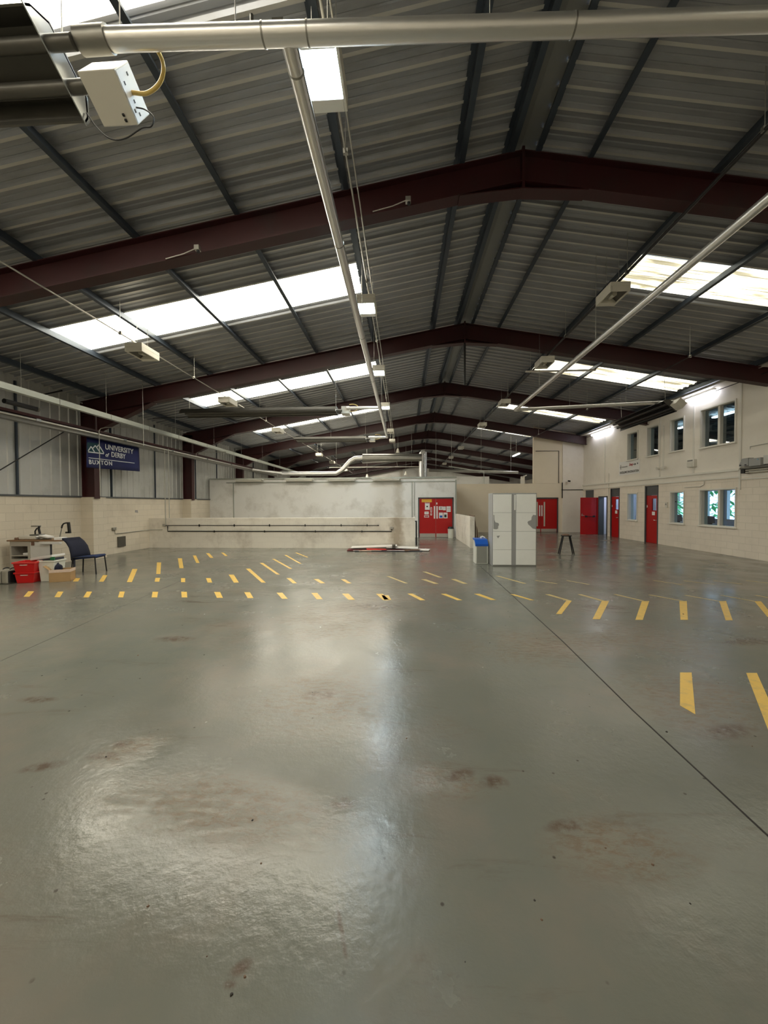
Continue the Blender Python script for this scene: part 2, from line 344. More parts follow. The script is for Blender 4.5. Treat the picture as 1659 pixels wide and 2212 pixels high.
# roof sheeting with trapezoid ribs, left open where the roof lights sit
def rib_profile(ya, yb, base):
    P = []; k0 = math.floor((ya-base)/.27)-1; y = base+k0*.27
    while y < yb+.3:
        P += [(y, 0), (y+.075, 0), (y+.09, .010), (y+.105, 0), (y+.165, 0), (y+.18, .010), (y+.195, 0), (y+.215, -.040), (y+.255, -.040)]
        y += .27
    P = [p for p in P if ya < p[0] < yb]
    return [(ya, 0)]+P+[(yb, 0)]
LIGHTS_Y = [(f+2.06, f+3.12) for f in FY[:-1]]   # one strip of roof light in every bay
def slope_sheet(xs, ya, yb):
    mb = MB(); P = rib_profile(ya, yb, .03)
    for x0, x1 in zip(xs[:-1], xs[1:]):
        vs = [(x, y, rz(x)+dz) for x in (x0, x1) for y, dz in P]; n = len(P)
        for i in range(n-1):
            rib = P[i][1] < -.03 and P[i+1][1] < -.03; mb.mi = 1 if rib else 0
            o_ = len(mb.v)
            mb.add([vs[i], vs[i+1], vs[n+i+1], vs[n+i]], [(0, 1, 2, 3)])
    return mb
def ceiling(name, xs, hx):
    mb = MB(); ys = [Y0]
    for a, b in LIGHTS_Y: ys += [a, b]
    ys.append(Y1)
    for i in range(len(ys)-1):
        a, b = ys[i], ys[i+1]
        for x0, x1 in zip(xs[:-1], xs[1:]):
            if i % 2 == 1 and (x0, x1) == hx: continue
            q = slope_sheet([x0, x1], a, b); o_ = len(mb.v); mb.v += q.v; mb.f += [tuple(k+o_ for k in f) for f in q.f]; mb.m += q.m; mb.sm += q.sm
    return struct(mb.build(name, ['roof_liner', 'roof_rib_lit']))
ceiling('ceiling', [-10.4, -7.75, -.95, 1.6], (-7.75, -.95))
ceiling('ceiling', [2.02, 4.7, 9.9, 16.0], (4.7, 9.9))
struct(MB().poly([(1.55, Y0, rz(1.6)-.02), (XR, Y0, rz(XR)-.035), (2.07, Y0, rz(2.02)-.02), (2.07, Y0, rz(2.02)+.02), (XR, Y0, rz(XR)+.01), (1.55, Y0, rz(1.6)+.02)], (0, Y1-Y0, 0)).build('ceiling', 'ridge_sheet'))
n = 0
for (a, b) in LIGHTS_Y:
    for xs, m in (([-7.75, -.95], 'roof_light_left'), ([4.7, 9.9], 'roof_light_right')):
        n += 1
        o = slope_sheet(xs, a-.01, b+.01).build('window_%d' % (n+20), [m, m]); struct(o)
# left wall: blockwork, sill, liner sheets
struct(MB().box(XL-.22, XL, Y0, Y1, 0, 1.94).build('wall_left', 'block_cream'))
struct(MB().box(XL-.22, XL+.03, Y0, Y1, 1.94, 1.985).build('trim_1', 'grey_frame'))
def clad(y0, y1, z0, z1, x):
    mb = MB(); P = []; y = y0; i = 0
    while y < y1: P += [(y, 0), (y+.17, 0), (y+.19, .022), (y+.24, .022), (y+.26, 0)]; y += .30
    P = [p for p in P if p[0] < y1]+[(y1, 0)]; n = len(P)
    mb.add([(x+d, y, z) for z in (z0, z1) for y, d in P], [(i, i+1, n+i+1, n+i) for i in range(n-1)]); return mb
struct(clad(Y0, Y1, 1.985, 5.2, XL-.10).build('wall_left', 'liner'))
mb = MB()
for y in (9.4, 12.6, 14.9, 17.9, 20.0, 25): mb.box(XL-.09, XL-.045, y-.02, y+.02, 1.985, 4.95)
struct(mb.build('trim_2', 'galv'))
# ends of the hall
struct(MB().box(-10.4, 16, Y0-.2, Y0, 0, 8).build('wall_front', 'plaster'))
def gable(y, x0, x1, m, name):
    return struct(MB().poly([(x0, y, 0), (x1, y, 0), (x1, y, rz(x1)+.1), (XR, y, rz(XR)+.1), (x0, y, rz(x0)+.1)], (0, .15, 0)).build(name, m))
struct(MB().box(15.9, 16.1, Y0, Y1, 2.6, 8).box(15.9, 16.1, YB, Y1, 0, 2.6).box(XW+WT, 16, YB+.2, YB+.3, 0, 6).box(XW+WT, 16, Y0, Y0+.1, 0, 6).build('wall_outer', 'plaster'))
gable(Y1-.2, -10.2, 16, 'plaster_cool', 'wall_back')

# generic wall in a plane x = const (thickness to +x) or y = const, with rectangular holes
def holed(axis, c0, c1, u0, u1, z0, z1, holes, mb=None):
    mb = mb or MB(); us = sorted({u0, u1, *[h[0] for h in holes], *[h[1] for h in holes]}); us = [u for u in us if u0 <= u <= u1]
    for a, b in zip(us[:-1], us[1:]):
        hs = sorted([h for h in holes if h[0] < b-1e-6 and h[1] > a+1e-6], key=lambda h: h[2]); z = z0
        for h in hs:
            if h[2] > z+1e-6:
                mb.box(c0, c1, a, b, z, min(h[2], z1)) if axis == 'X' else mb.box(a, b, c0, c1, z, min(h[2], z1))
            z = max(z, h[3])
        if z < z1-1e-6: mb.box(c0, c1, a, b, z, z1) if axis == 'X' else mb.box(a, b, c0, c1, z, z1)
    return mb
WT = .24
LOWWIN = [(17.48, 18.16, .92, 2.12), (14.65, 15.33, .92, 2.10), (12.46, 13.86, .92, 2.13)]
UPWIN = [(17.49, 18.21, 3.69, 4.90), (16.08, 16.78, 3.69, 4.90), (14.70, 15.38, 3.69, 4.90), (12.51, 13.87, 3.62, 4.92)]
DOORS = [(16.07, 16.94, 0, 2.43), (18.85, 19.67, 0, 2.43), (19.95, 20.78, 0, 2.05), (21.35, 22.3, 0, 2.43)]
YB = 22.6
struct(holed('X', XW, XW+WT, Y0, YB+.2, 0, 2.47, LOWWIN+DOORS).build('wall_right', 'block_right'))
struct(holed('X', XW, XW+WT, Y0, YB+.2, 2.47, 5.75, UPWIN).build('wall_right', 'plaster'))
struct(MB().box(XW-.05, XW, 12.31, YB, 2.69, 2.76).box(XW-.035, XW, 12.31, YB, 2.47, 2.52).box(XW-.03, XW, Y0, 12.25, 2.62, 2.66).box(XW-.03, XW, Y0, 12.25, 2.40, 2.44).build('trim_3', 'white_trim'))
mb = MB()
for y in (12.30, 14.2, 16.0, 20.2): mb.box(XW-.03, XW, y-.03, y+.03, 2.76 if y > 12.4 else 2.1, 5.5)
struct(mb.build('trim_4', 'white_trim'))
struct(MB().box(XW-.35, XW+WT, Y0, YB, 5.52, 5.60).build('trim_5', 'plaster'))
# rooms behind the right wall
def room(y0, y1, z0, z1, x1, m, name, ceil=True, back=None):
    mb = MB(); x0 = XW+WT
    mb.box(x0, x1, y0-.05, y0, z0, z1); mb.box(x0, x1, y1, y1+.05, z0, z1); mb.box(x0, x1, y0, y1, z1, z1+.05)
    if z0 > 1: mb.box(x0, x1, y0, y1, z0-.05, z0)
    if back: holed('X', x1, x1+.1, y0-.05, y1+.05, z0, z1, back, mb)
    else: mb.box(x1, x1+.1, y0, y1, z0, z1)
    return struct(mb.build(name, m))
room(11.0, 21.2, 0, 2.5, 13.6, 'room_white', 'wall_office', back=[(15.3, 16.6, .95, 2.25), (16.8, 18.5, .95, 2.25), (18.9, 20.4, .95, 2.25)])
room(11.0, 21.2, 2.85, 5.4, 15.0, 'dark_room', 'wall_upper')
# glazing of the exterior windows and the planting outside
mb = MB()
for y0, y1 in ((15.3, 16.6), (16.8, 18.5), (18.9, 20.4)):
    for y in (y0, (y0+y1)/2, y1): mb.box(13.55, 13.68, y-.035, y+.035, .93, 2.27)
    mb.box(13.55, 13.68, y0, y1, .93, 1.0); mb.box(13.55, 13.68, y0, y1, 2.2, 2.27)
struct(mb.build('window_30', 'white_trim'))
for y, lb in ((14.9, 'dark office desk behind the wide lower window, nearer end'), (16.6, 'dark office desk behind the wide lower window, farther end'), (18.5, 'dark office desk behind the middle narrow lower window'), (19.8, 'dark office desk deepest in the room behind the lower windows')):
    t = thing('office_desk', lb, 'desk', (13.2, y, 0))
    MB().box(13.0, 13.5, y, y+1.2, .70, .75).build('worktop', 'desk_dark', t)
    for q in (y+.02, y+1.16): MB().box(13.05, 13.45, q, q+.03, 0, .7).build('leg', 'desk_dark', t)
    t = thing('monitor', lb.replace('office desk', 'screen on the desk'), 'screen', (13.25, y+.45, .75))
    MB().box(13.22, 13.26, y+.2, y+.7, .82, 1.12).build('screen', 'desk_dark', t); MB().box(13.18, 13.3, y+.38, y+.52, .75, .82).build('stand', 'desk_dark', t)
mb = MB()
for i in range(700):
    c = Vector((14.3+random.random()*1.0, 14.5+random.random()*7.5, random.random()**.8*2.3)); a = random.random()*6.3; d = Vector((math.cos(a), math.sin(a), random.uniform(-.5, .8)))*.28; e = d.cross(Vector((0, 0, 1))).normalized()*.09
    mb.add([c-d, c+e, c+d, c-e], [(0, 1, 2, 3)])
tag(mb.build('hedge', 'leaf_green'), 'bright green foliage outside, seen through the lower right window', 'hedge')

# windows in the right wall
def wall_window(nm, y0, y1, z0, z1, gl, mull=None):
    w = sthing(nm, (XW, (y0+y1)/2, z0)); mb = MB(); t = .045
    for (a, b, c, d) in ((y0-t, y0, z0-t, z1+t), (y1, y1+t, z0-t, z1+t), (y0, y1, z0-t, z0), (y0, y1, z1, z1+t)): mb.box(XW-.03, XW+.0, a, b, c, d)
    for (a, b, c, d) in ((y0, y0+.015, z0, z1), (y1-.015, y1, z0, z1), (y0, y1, z0, z0+.015), (y0, y1, z1-.015, z1)): mb.box(XW, XW+WT-.01, a, b, c, d)
    mb.build('window_frame', 'white_trim', w)
    MB().box(XW-.07, XW+.02, y0-.07, y1+.07, z0-.05, z0-.02).build('window_sill', 'white_trim', w)
    if mull: MB().box(XW+.02, XW+.14, mull-.045, mull+.045, z0, z1).build('mullion', 'white_trim', w)
    MB().box(XW+.12, XW+.126, y0, y1, z0, z1).build('pane', gl, w)
k = 0
for h in LOWWIN: k += 1; wall_window('window_%d' % k, *h, 'window_glass', mull=13.12 if k == 3 else None)
for h in UPWIN: k += 1; wall_window('window_%d' % k, *h, 'window_glass_dark', mull=13.16 if k == 7 else None)
tag(MB().box(11.4, 11.5, 19.6, 20.8, 2.42, 2.47).build('ceiling_or_fill_light', 'office_tube'), 'added fill tube light in the room behind the open red door', 'light')  # unseen tube, added to whiten the room behind the open door
# a few lit ceiling tubes of the upper office glimpsed in its windows
for i, (y, z) in enumerate(((13.3, 5.1), (15.6, 5.15), (17.6, 5.1))):
    o = MB().box(12.6, 12.75, y-.6, y+.6, z, z+.06).build('ceiling_or_fill_light', 'office_tube'); tag(o, ['lit tube light inside upper office behind the widest window', 'lit tube light inside upper office behind middle narrow window', 'lit tube light inside upper office behind farthest narrow window'][i], 'light')

# doors in the right wall
def side_door(nm, y0, y1, vis=True):
    d = sthing(nm, (XW, y0, 0)); mb = MB()
    mb.box(XW-.01, XW+WT, y0, y0+.06, 0, 2.43); mb.box(XW-.01, XW+WT, y1-.06, y1, 0, 2.43); mb.box(XW-.01, XW+WT, y0, y1, 2.39, 2.43)
    mb.build('door_frame', 'grey_frame', d)
    MB().box(XW+.03, XW+.08, y0+.06, y1-.06, 2.02, 2.39).build('over_panel', 'grey_frame', d)
    a, b = y0+.06, y1-.06; leaf = holed('X', XW+.04, XW+.085, a, b, .005, 2.01, [(a+.12, a+.40, 1.38, 1.88)]).build('door_leaf', 'red_door', d)
    MB().box(XW+.06, XW+.066, a+.12, a+.40, 1.38, 1.88).build('vision_panel', 'window_glass', d).parent = leaf
    MB().box(XW+.03, XW+.04, a+.20, a+.38, 1.18, 1.33).box(XW+.028, XW+.03, a+.23, a+.35, 1.25, 1.28).build('door_notice', 'paper', d)
    MB().tube([(XW+.04, a+.10, .98), (XW-.02, a+.10, .98), (XW-.02, a+.20, .98)], .012, 8).build('door_handle', 'steel_bright', d).parent = leaf
    MB().box(XW+.03, XW+.04, b-.06, b-.02, 1.5, 1.6).build('coat_hook', 'paper', d)
side_door('door_3', 16.07, 16.94); side_door('door_4', 18.85, 19.67)
d = sthing('door_5', (XW, 19.95, 0)); mb = MB()
mb.box(XW-.03, XW+WT, 19.93, 19.99, 0, 2.06); mb.box(XW-.03, XW+WT, 20.74, 20.80, 0, 2.06); mb.box(XW-.03, XW+WT, 19.93, 20.8, 2.0, 2.06); mb.build('door_frame', 'grey_frame', d)
lf = MB().box(XW-.93, XW-.02, 20.84, 20.885, .01, 2.0).build('door_leaf', 'red_door', d)
MB().tube([(XW-.86, 20.84, 1.05), (XW-.86, 20.79, 1.05), (XW-.75, 20.79, 1.03)], .012, 8).box(XW-.885, XW-.845, 20.825, 20.84, 1.0, 1.15).build('door_handle', 'steel_bright', d).parent = lf
MB().tube([(XW-.66, 20.80, .98), (XW-.24, 20.80, .98)], .016, 8).box(XW-.70, XW-.60, 20.78, 20.84, .94, 1.03).box(XW-.30, XW-.20, 20.78, 20.84, .94, 1.03).build('push_bar', 'black', d).parent = lf
d = sthing('door_6', (XW, 21.4, 0))
MB().box(XW+.02, XW+.08, 21.35, 22.3, 0, 2.42).build('door_leaf', 'grey_frame', d)

# partition across the hall with its double door (Y = 19.1)
YP, XP = 19.1, 2.63
struct(holed('Y', YP, YP+.15, XL, XP, 0, 3.0, [(.73, 2.50, 0, 2.01)]).build('wall_partition', 'plaster_cool'))
struct(MB().box(XL, XP+.02, YP-.06, YP+.2, 2.99, 3.05).box(XL+.9, XP+.02, YP-.03, YP, 2.80, 2.84).box(-8.8, -8.76, YP-.03, YP, 0, 2.8).box(.40, .44, YP-.04, YP, 0, 2.8).box(.52, .55, YP-.04, YP, 1.1, 2.8).box(XP-.05, XP+.02, YP-.04, YP+.02, 1.2, 2.9).build('trim_6', 'trunking'))
struct(MB().box(XP-.11, XP-.01, YP+.15, YB, 0, 2.84).build('wall_partition', 'cream_paint'))
struct(MB().box(XL, XP, YP+.1, YB, 2.86, 2.95).build('ceiling', 'plaster_cool'))
def double_door(nm, x0, x1, y, notices):
    d = sthing(nm, (x0, y, 0)); mb = MB(); t = .055
    mb.box(x0-.0, x0+t, y-.03, y+.15, 0, 2.02); mb.box(x1-t, x1, y-.03, y+.15, 0, 2.02); mb.box(x0, x1, y-.03, y+.15, 1.965, 2.02); mb.build('door_frame', 'grey_frame', d)
    xm = (x0+x1)/2
    for a, b, s in ((x0+t+.005, xm-.006, 1), (xm+.006, x1-t-.005, -1)):
        l = MB().box(a, b, y+.01, y+.055, .01, 1.96).build('door_leaf', 'red_door', d)
        MB().box(a+.02, b-.02, y, y+.01, .015, .20).build('kick_plate', 'kick_plate', d).parent = l
        xh = b-.06 if s == 1 else a+.06
        MB().box(xh-.035, xh+.035, y-.004, y+.008, .95, 1.58).build('push_plate', 'paper', d).parent = l
    return d
double_door('door_1', .73, 2.50, YP, True)
# cream back wall with the second double door (Y = 22.6) and the block above it
struct(holed('Y', YB, YB+.15, XP-.1, XW, 0, 2.86, [(7.05, 9.03, 0, 2.04)]).build('wall_back_right', 'cream_paint'))
struct(MB().box(7.62, XW, YB+.01, YB+.2, 2.865, rz(7.62)+.1).build('wall_back_right', 'cream_paint'))
struct(MB().box(9.27, XW, YB-.04, YB+.01, 0, rz(9.3)+.05).build('wall_back_right', 'plaster'))
struct(MB().box(XP, 15.85, YB+.35, Y1, 2.70, 2.855).build('ceiling', 'plaster_cool'))
dd = double_door('door_2', 7.05, 9.03, YB, False)
for x in (7.83, 8.25):
    MB().box(x-.04, x+.04, YB-.002, YB+.01, .35, 1.78).build('vision_panel', 'lens_off', dd)
struct(MB().box(9.2, XW, YB-.06, YB-.04, 2.46, 2.50).box(9.23, 9.27, YB-.07, YB-.02, 2.0, 2.90).tube([(7.72, YB-.02, 4.75), (9.05, YB-.02, 4.75), (9.05, YB-.02, 2.87)], .018, 8).build('trim_7', 'conduit_dark'))
# pier casings on the left wall
for kf in range(len(FY)):
    y = FY[kf]
    if y > 5 and y < 21: struct(MB().box(XL, -9.66, y-.02, y+.50, 0, 1.95).build('wall_left', 'block_cream'))

# ------------------------------------------------------------ portal frames
def ibeam(mb, p0, p1, h, wdt, up, ft=.016, wt=.012, h1=None):
    p0, p1 = Vector(p0), Vector(p1); h1 = h1 or h; t = (p1-p0).normalized(); sd = Vector((0, 1, 0)); u = Vector(up)
    for a0, a1, b0, b1 in ((-wdt/2, wdt/2, 0, -ft), (-wdt/2, wdt/2, None, None), (-wt/2, wt/2, -ft, 'w')):
        vs = []
        for p, hh in ((p0, h), (p1, h1)):
            t0, t1 = (0, -ft) if b0 == 0 else ((-hh+ft, -hh) if b0 is None else (-ft, -hh+ft))
            vs += [p+sd*a0+u*t0, p+sd*a1+u*t0, p+sd*a1+u*t1, p+sd*a0+u*t1]
        mb.add(vs, [(0, 1, 2, 3), (7, 6, 5, 4), (0, 4, 5, 1), (1, 5, 6, 2), (2, 6, 7, 3), (3, 7, 4, 0)])
def make_frame(y, label):
    f = thing('portal_frame', label, 'steel frame', (XR, y, 0), 'dark red portal frames')
    hz = .46; wd = .21; xe = XL+.02
    yy = y+wd/2
    a = MB(); ibeam(a, (xe, yy, rz(xe, 0)), (XR, yy, ZR), hz, wd, (0, 0, 1)); a.build('rafter', 'red_steel', f)
    a = MB(); xr_ = 10.44 if y < YB else 13.6
    ibeam(a, (XR, yy, ZR), (xr_, yy, rz(xr_, 0)), hz, wd, (0, 0, 1)); a.build('rafter', 'red_steel', f)
    # haunch at the eaves and at the ridge
    x0, x1 = xe+.45, -7.7
    a = MB().poly([(x0, yy, rz(x0, 0)-hz), (x1, yy, rz(x1, 0)-hz), (x0, yy, rz(x0, 0)-hz-.55)], (0, .012, 0))
    a.poly([(x0, yy-wd/2, rz(x0, 0)-hz-.55), (x1, yy-wd/2, rz(x1, 0)-hz), (x1, yy-wd/2, rz(x1, 0)-hz-.018), (x0, yy-wd/2, rz(x0, 0)-hz-.568)], (0, wd, 0)).build('haunch', 'red_steel', f)
    a = MB()
    for s in (-1, 1):
        xa = XR+s*.95
        a.poly([(XR, yy, ZR-hz-.001), (xa, yy, rz(xa, 0)-hz), (XR, yy, ZR-hz-.10)], (0, .012, 0))
        a.poly([(XR, yy-wd/2, ZR-hz-.10), (xa, yy-wd/2, rz(xa, 0)-hz), (xa, yy-wd/2, rz(xa, 0)-hz-.016), (XR, yy-wd/2, ZR-hz-.116)], (0, wd, 0))
    a.box(XR-.02, XR+.02, yy-wd/2, yy+wd/2, ZR-hz-.1, ZR+.05).build('apex_haunch', 'red_steel', f)
    # column: I section, web facing the camera
    zt = rz(xe, 0)-.05
    a = MB().box(xe, xe+.016, yy-wd/2, yy+wd/2, 1.9, zt).box(xe+.40, xe+.418, yy-wd/2, yy+wd/2, 1.9, zt-.1).box(xe, xe+.40, yy-.006, yy+.006, 1.9, zt)
    a.build('column', 'red_steel', f)
    return f
vis = [i for i, y in enumerate(FY) if y > 5]
for j, i in enumerate(vis):
    make_frame(FY[i], 'dark red steel portal frame spanning the roof, %s to the viewer' % ORD[j])
# purlins
PX = [-9.35, -7.62, -5.95, -4.28, -2.62, -.90, .86, 1.60, 2.06, 2.82, 4.62, 6.44, 8.26, 10.0]
PN = ['lowest purlin at the left eaves, dark grey steel', 'second lowest steel purlin on the left roof slope', 'third lowest steel purlin on the left roof slope', 'middle steel purlin of the left roof slope', 'steel purlin of left slope, just outside the lit lamp row duct', 'steel purlin of left slope right above the row of lit lamps', 'steel purlin just left of the ridge pair', 'left purlin of the close pair under the ridge', 'right purlin of the close pair under the ridge', 'steel purlin just right of the ridge pair', 'steel purlin at the inner ends of right slope roof lights', 'steel purlin crossing the right slope roof lights near their upper end', 'steel purlin crossing the right slope roof lights near their lower end', 'lowest steel purlin of right slope, along the top of right wall']
for x, lb in zip(PX, PN):
    s = 1 if x < XR else -1
    prof = [(-.004, 0), (-.004, .15), (-.07*1, .15), (-.07, .156), (.004, .156), (.004, .006), (.07, .006), (.07, .03), (.075, .03), (.075, 0)]
    prof = [(a*s, b) for a, b in prof]
    o = MB().prism(prof, (x, Y0, rz(x, 0)), (x, Y1-.25, rz(x, 0))).build('purlin', 'galv')
    tag(o, lb, 'roof beam', 'steel purlins running the length of the roof')

# ------------------------------------------------------------ floor joint and painted markings
def strip(pts, wdt, z=.002):
    mb = MB()
    for a, b in zip(pts[:-1], pts[1:]):
        a, b = Vector(a), Vector(b); d = (b-a).normalized(); nrm = Vector((-d.y, d.x, 0))*wdt/2
        mb.poly([(a-nrm), (b-nrm), (b+nrm), (a+nrm)], (0, 0, z))
    return mb
struct(strip([(2.07, 10.3, 0), (1.95, 4.72, 0), (1.87, 3.15, 0), (1.85, 2.0, 0), (1.85, -3, 0)], .012, .0015).build('trim_8', 'joint'))
struct(strip([(-5.0, 8.4, 0), (-4.85, 7.0, 0), (-4.4, 3.84, 0), (-4.2, 2.2, 0)], .006, .0012).build('trim_9', 'joint'))
def mark(bl, tl, wd, m, label, grp, ox=0, s=.5, oy=1180):
    P = [(bl[0], bl[1]), (bl[0]+wd, bl[1]), (tl[0]+wd, tl[1]), (tl[0], tl[1])]
    Q = [fl(ox+x*s, oy+y*s) for x, y in P]; c = sum(Q, Vector())/4
    mb = MB().poly(Q, (0, 0, .0022)); o = mb.build('floor_marking', m, loc=(c.x, c.y, 0)); tag(o, label, 'floor marking', grp)
g = 'short yellow dashes in the front row'
for bl, tl, wd in (((102, 218), (122, 195), 25), ((235, 220), (250, 196), 24), ((360, 221), (375, 196), 23), ((510, 221), (517, 196), 22), ((655, 221), (659, 197), 24), ((785, 221), (783, 197), 24), ((937, 223), (925, 198), 26), ((1070, 224), (1055, 199), 25), ((1218, 227), (1195, 201), 25), ((1368, 229), (1345, 202), 26), ((1505, 231), (1478, 205), 28), ((1655, 233), (1625, 206), 28)):
    mark(bl, tl, wd, 'yellow_paint', 'short yellow dash in the nearest long dashed row across the left floor', g)
g2 = 'yellow dashes in the second row'
for bl, tl, wd in (((315, 152), (325, 138), 22), ((427, 153), (445, 125), 20), ((668, 153), (672, 137), 20), ((782, 155), (782, 138), 18), ((897, 157), (890, 138), 20), ((1010, 157), (988, 123), 22), ((1265, 160), (1238, 138), 18), ((1385, 160), (1355, 142), 20), ((1500, 160), (1473, 143), 18)):
    mark(bl, tl, wd, 'yellow_paint', 'short yellow dash in the second dashed row, left of the locker', g2)
g3 = 'long yellow hatch bars'
for bl, tl, wd in (((548, 155), (572, 98), 22), ((675, 120), (678, 70), 18), ((775, 95), (768, 52), 18), ((848, 72), (833, 40), 14), ((908, 50), (890, 30), 14), ((972, 42), (955, 28), 12), ((1130, 157), (1062, 97), 18), ((1195, 122), (1122, 72), 14), ((1250, 97), (1175, 55), 12), ((1293, 75), (1228, 38), 10), ((1325, 48), (1275, 28), 8)):
    mark(bl, tl, wd, 'yellow_paint', 'slanting yellow hatch bar on the floor in front of the low wall', g3)
g4 = 'thin faded yellow bars beyond the locker'
for bl, tl, wd, s in (((88, 160), (10, 130), 14, 0), ((215, 162), (160, 143), 20, 0), ((235, 135), (165, 110), 16, 0), ((340, 162), (288, 142), 20, 0), ((600, 161), (480, 128), 14, 0), ((740, 162), (650, 148), 10, 0), ((880, 165), (785, 148), 8, 0), ((1280, 165), (1160, 148), 8, 0), ((1420, 164), (1290, 149), 8, 0), ((1540, 163), (1420, 149), 8, 0), ((1659, 160), (1560, 148), 8, 0)):
    mark(bl, tl, wd, 'yellow_faint', 'thin faded yellow bar painted on the floor near the front of the white locker', g4, ox=830)
g5 = 'slanting yellow dashes of the front row, right part'
for bl, tl, wd in (((0, 231), (-12, 212), 30), ((155, 233), (100, 205), 22), ((315, 233), (245, 206), 22), ((460, 232), (388, 206), 24), ((630, 233), (545, 208), 18)):
    mark(bl, tl, wd, 'yellow_paint', 'slanting yellow dash of the front row where the dark floor joint crosses it', g5, ox=830)
g6 = 'thin yellow bars joining the wide ones'
for bl, tl, wd in (((790, 236), (695, 208), 20), ((935, 236), (835, 208), 18), ((1110, 236), (990, 208), 14), ((1280, 236), (1140, 210), 12), ((1440, 237), (1297, 212), 10), ((1595, 238), (1450, 212), 10), ((1740, 238), (1600, 212), 10)):
    mark(bl, tl, wd, 'yellow_faint', 'thin yellow bar meeting the far end of a wide yellow bar, right floor', g6, ox=830)
g7 = 'wide yellow bars of the right row'
for bl, tl, wd in (((742, 293), (786, 236), 24), ((900, 315), (940, 236), 32), ((1085, 318), (1113, 237), 32), ((1280, 318), (1275, 237), 32), ((1475, 320), (1447, 237), 30), ((1655, 305), (1600, 238), 28)):
    mark(bl, tl, wd, 'yellow_paint', 'wide yellow bar in the row of wide bars on the right floor', g7, ox=830)
Q = [fl(1469, 1524), fl(1485, 1524), fl(1502, 1543), fl(1494, 1453), fl(1469, 1453)]
tag(MB().poly([Q[0], Q[2], Q[3], Q[4]], (0, 0, .0022)).build('floor_marking', 'yellow_paint'), 'lone yellow bar nearest the viewer, left of the one cut by the picture edge', 'floor marking')
tag(MB().poly([fl(1672, 1610), fl(1705, 1610), fl(1635, 1454), fl(1612, 1454)], (0, 0, .0022)).build('floor_marking', 'yellow_paint'), 'large yellow bar in the foreground cut off by the right picture edge', 'floor marking')
# grit and chips lying on the floor
CR = ['largest round brown crumb on the left foreground floor', 'dark crumb just below and right of the largest brown crumb', 'dark crumb on left foreground floor, apart from all the others', 'crumb on the brown stain on the left floor', 'crumb on the bluish lamp reflection in the middle floor', 'small crumb right of the bluish lamp reflection', 'crumb touching the dark floor joint halfway along it', 'brown crumb on right foreground floor below the joint', 'crumb on right floor above the brown foreground crumb', 'upper one of two close crumbs in the right foreground', 'lower one of two close crumbs in the right foreground', 'upper one of two crumbs near the bottom centre of the floor', 'crumb nearest the bottom centre of the picture', 'crumb left of the worn patch, beyond the floor middle', 'crumb lying on a wide yellow bar of the right row', 'tiny crumb on worn patch left of the lamp reflection', 'tiny crumb near right edge below the foreground yellow bars', 'tiny crumb between the two foreground yellow bars', 'tiny crumb in the lower right corner of the floor', 'tiny crumb in the lower left floor near the bottom', 'tiny crumb on the bare floor right of the joint', 'tiny crumb at the bottom middle of the floor']
for i, (x, y, r) in enumerate(((545, 1772, 1.5), (564, 1865, 1.2), (320, 1958, 1.5), (229, 1635, 1.3), (878, 1595, 1.2), (945, 1565, .8), (1440, 1581, 1.5), (1410, 1868, 1.6), (1308, 1832, 1.1), (1155, 1945, 1.2), (1170, 1987, 1.2), (529, 2110, 1.3), (500, 2149, 1.5), (298, 1416, 1.2), (1476, 1327, 1.3), (675, 1496, .8), (1625, 1612, .9), (1552, 1476, .8), (1491, 1952, .9), (447, 2066, .8), (1273, 1500, .6), (1005, 2078, .7))):
    p = fl(x, y); r *= .0042*max(1, p.y*.45); mb = MB(); n = 7
    ring = [(p.x+r*random.uniform(.7, 1.2)*math.cos(6.283*k/n), p.y+r*random.uniform(.7, 1.2)*math.sin(6.283*k/n), 0) for k in range(n)]
    top = [(p.x+(q[0]-p.x)*.6, p.y+(q[1]-p.y)*.6, r*.7) for q in ring]
    mb.add(ring+top, [tuple(range(n))]+[tuple(range(n, 2*n))]+[(k, (k+1) % n, n+(k+1) % n, n+k) for k in range(n)])
    tag(mb.build('stone_chip', 'board_brown' if i % 3 else 'joint', loc=(p.x, p.y, 0)), CR[i], 'grit', 'dark crumbs scattered on the floor')

# ------------------------------------------------------------ low walls
struct(MB().box(XL, .43, 14.4, 14.62, 0, 1.17).build('wall_low', 'low_wall'))
struct(MB().box(2.56, 2.66, 14.55, 18.6, 0, 1.2).box(2.52, 2.70, 14.5, 14.56, 0, 1.2).build('wall_low', 'low_wall'))
def pipe(name, pts, r, m, label, cat='pipe', group=None, clips=None):
    t = thing(name, label, cat, pts[0], group); MB().tube(pts, r, 10).build('run', m, t)
    if name == 'overhead_pipe':
        for f in (.08, .92): q = Vector(pts[0]).lerp(Vector(pts[1]), f); MB().tube([q, (q.x, q.y, rz(q.x)-.01)], .006, 5).build('hanger', 'conduit', t)
    if clips:
        for c in clips: MB().tube([c, (c[0], c[1], c[2]+.02)], r*1.9, 10).build('clip', m, t)
    return t
t = pipe('wall_pipe', [(-9.33, 14.37, .89), (-.98, 14.37, .88)], .013, 'conduit_dark', 'upper dark pipe running along the face of the low white wall')
for x in (-8, -6.6, -5.2, -3.8, -2.4, -1.4): MB().box(x-.015, x+.015, 14.35, 14.4, .84, .93).build('clip', 'conduit_dark', t)
MB().box(-1.0, -.95, 14.34, 14.4, .86, .90).build('end_cap', 'conduit_dark', t)
t = pipe('wall_pipe', [(-9.28, 14.37, .86), (-9.28, 14.37, .66), (-.46, 14.37, .65), (-.46, 14.37, .74)], .019, 'black', 'lower black pipe on the low white wall, turning up to a socket')
for x in (-7.4, -5.4, -3.4, -1.6): MB().box(x-.015, x+.015, 14.35, 14.4, .61, .69).build('clip', 'black', t)
